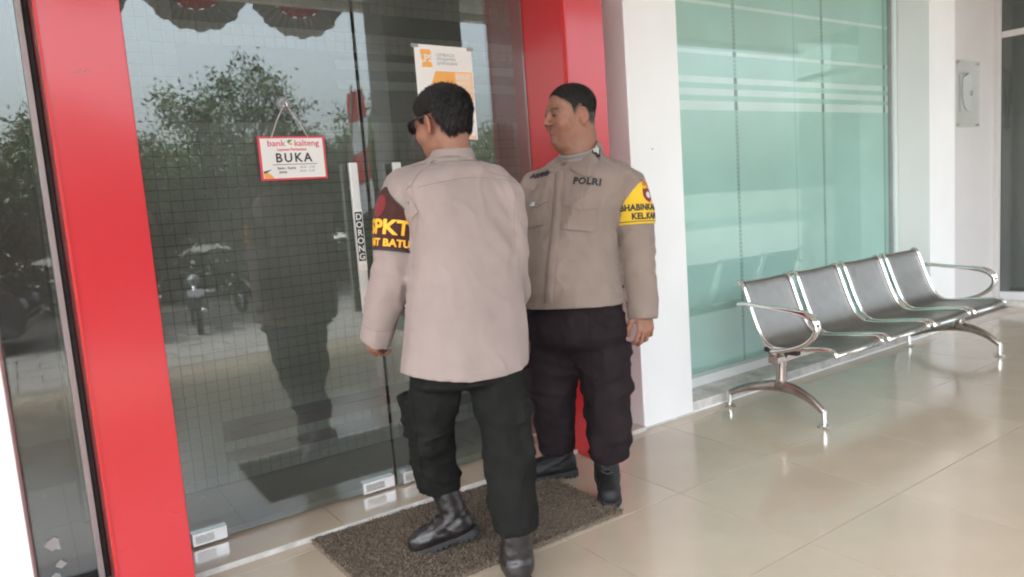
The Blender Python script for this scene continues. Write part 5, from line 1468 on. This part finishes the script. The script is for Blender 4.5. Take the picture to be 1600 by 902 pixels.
    sub('cuff', drape_mesh(poly_bm([(x_, -.030) for x_ in np.linspace(-.195, .195, 14)]+[(.195, -.078), (-.195, -.078)], .01), fc, .0, .0012), MT['shirtB'])
    # trousers
    def trous(p):
        pel = loft(p, secs([(450, 828, 968, .82), (490, 826, 970, .86), (524, 828, 972, .80), (542, 850, 950, .66), (558, 880, 930, .5)], lat, .8, lambda y: 2.985))
        lL = chain(p, [(*P(934, 520, 2.965), .108), (*P(941, 570, 2.955), .102), (*P(946, 620, 2.95), .094), (*P(952, 670, 2.94), .088), (*P(953, 700, 2.93), .084)])
        lL = np.maximum(lL, -(p-np.float32(P(952, 717, 2.93)))@np.float32([0, 0, 1]))
        lR = chain(p, [(*P(868, 520, 3.03), .108), (*P(865, 570, 3.05), .100), (*P(865, 620, 3.08), .090), (*P(868, 665, 3.11), .083), (*P(870, 690, 3.13), .078)])
        lR = np.maximum(lR, -(p-np.float32(P(870, 702, 3.13)))@np.float32([0, 0, 1]))
        d = smin(smin(pel, lL, .045), lR, .045)
        def rf(nv): n_ = vn(nv); u = np.array([0, 0, 1.0]); r_ = vn(np.cross(u, n_)); return [r_, vn(np.cross(n_, r_)), n_]
        d = smin(d, obox(p, P(962, 585, 2.90), rf(lv*.85+fv*.35), (.070, .085, .022), .012), .010)
        d = smin(d, obox(p, P(960, 547, 2.90), rf(lv*.85+fv*.35), (.074, .030, .030), .010), .005)
        d = smin(d, obox(p, P(834, 600, 3.10), rf(-lv*.9+fv*.2), (.070, .085, .020), .012), .012)
        w = .007*noise(p, (8, 8, 9), 5)+.0045*noise(p, (22, 22, 26), 8)
        rid = 1-np.abs(noise(p, (5, 5, 12), 6)); w = w+.010*np.clip(rid-.70, 0, 1)*2.5+crease(p, (8, 8, 9), 4, .008)+crease(p, (18, 18, 26), 8, .003)
        for c, a in ((P(950, 690, 2.93), .08), (P(869, 680, 3.11), .08), (P(945, 620, 2.94), .10), (P(866, 610, 3.06), .10), (P(900, 540, 2.95), .08)):
            t = p-np.float32(c); r = np.linalg.norm(t, axis=1); w = w+.0038*np.sin(t[:, 2]*80+t[:, 0]*45+t[:, 1]*30+noise(p, (11, 11, 11))*4)*np.exp(-(r/a)**2)
        return d-w
    tV, tF = surf(trous, (1.44, 1.90, .16), (2.38, 2.92, hemz+.10), .0065)
    tr_ = fig.add('trousers', tV, tF, MT['trousB']); tb_ = bvh(tV, tF)
    for pix in ([(873, 482), (880, 520), (888, 548)], [(922, 490), (925, 560), (930, 640), (940, 705)], [(912, 482), (930, 500), (952, 512)]):
        pts = []
        for q_ in catmull([(x, y, 0) for x, y in pix], 10):
            L_, N_ = hit(tb_, q_[0], q_[1], 1.8)
            if L_ is not None: pts.append(L_)
        if len(pts) > 3:
            bm = bmesh.new(); atube(bm, pts, .0022, 5); fig.addme('seam', tomesh(bm, 'seam', True), MT['trousB'], tr_)
    boot(fig, BL['toe'], BL['heel_pt'], 0, MT['boot2']); boot(fig, BR['toe'], BR['heel_pt'], 0, MT['boot2'])
    return fig
B = personB()
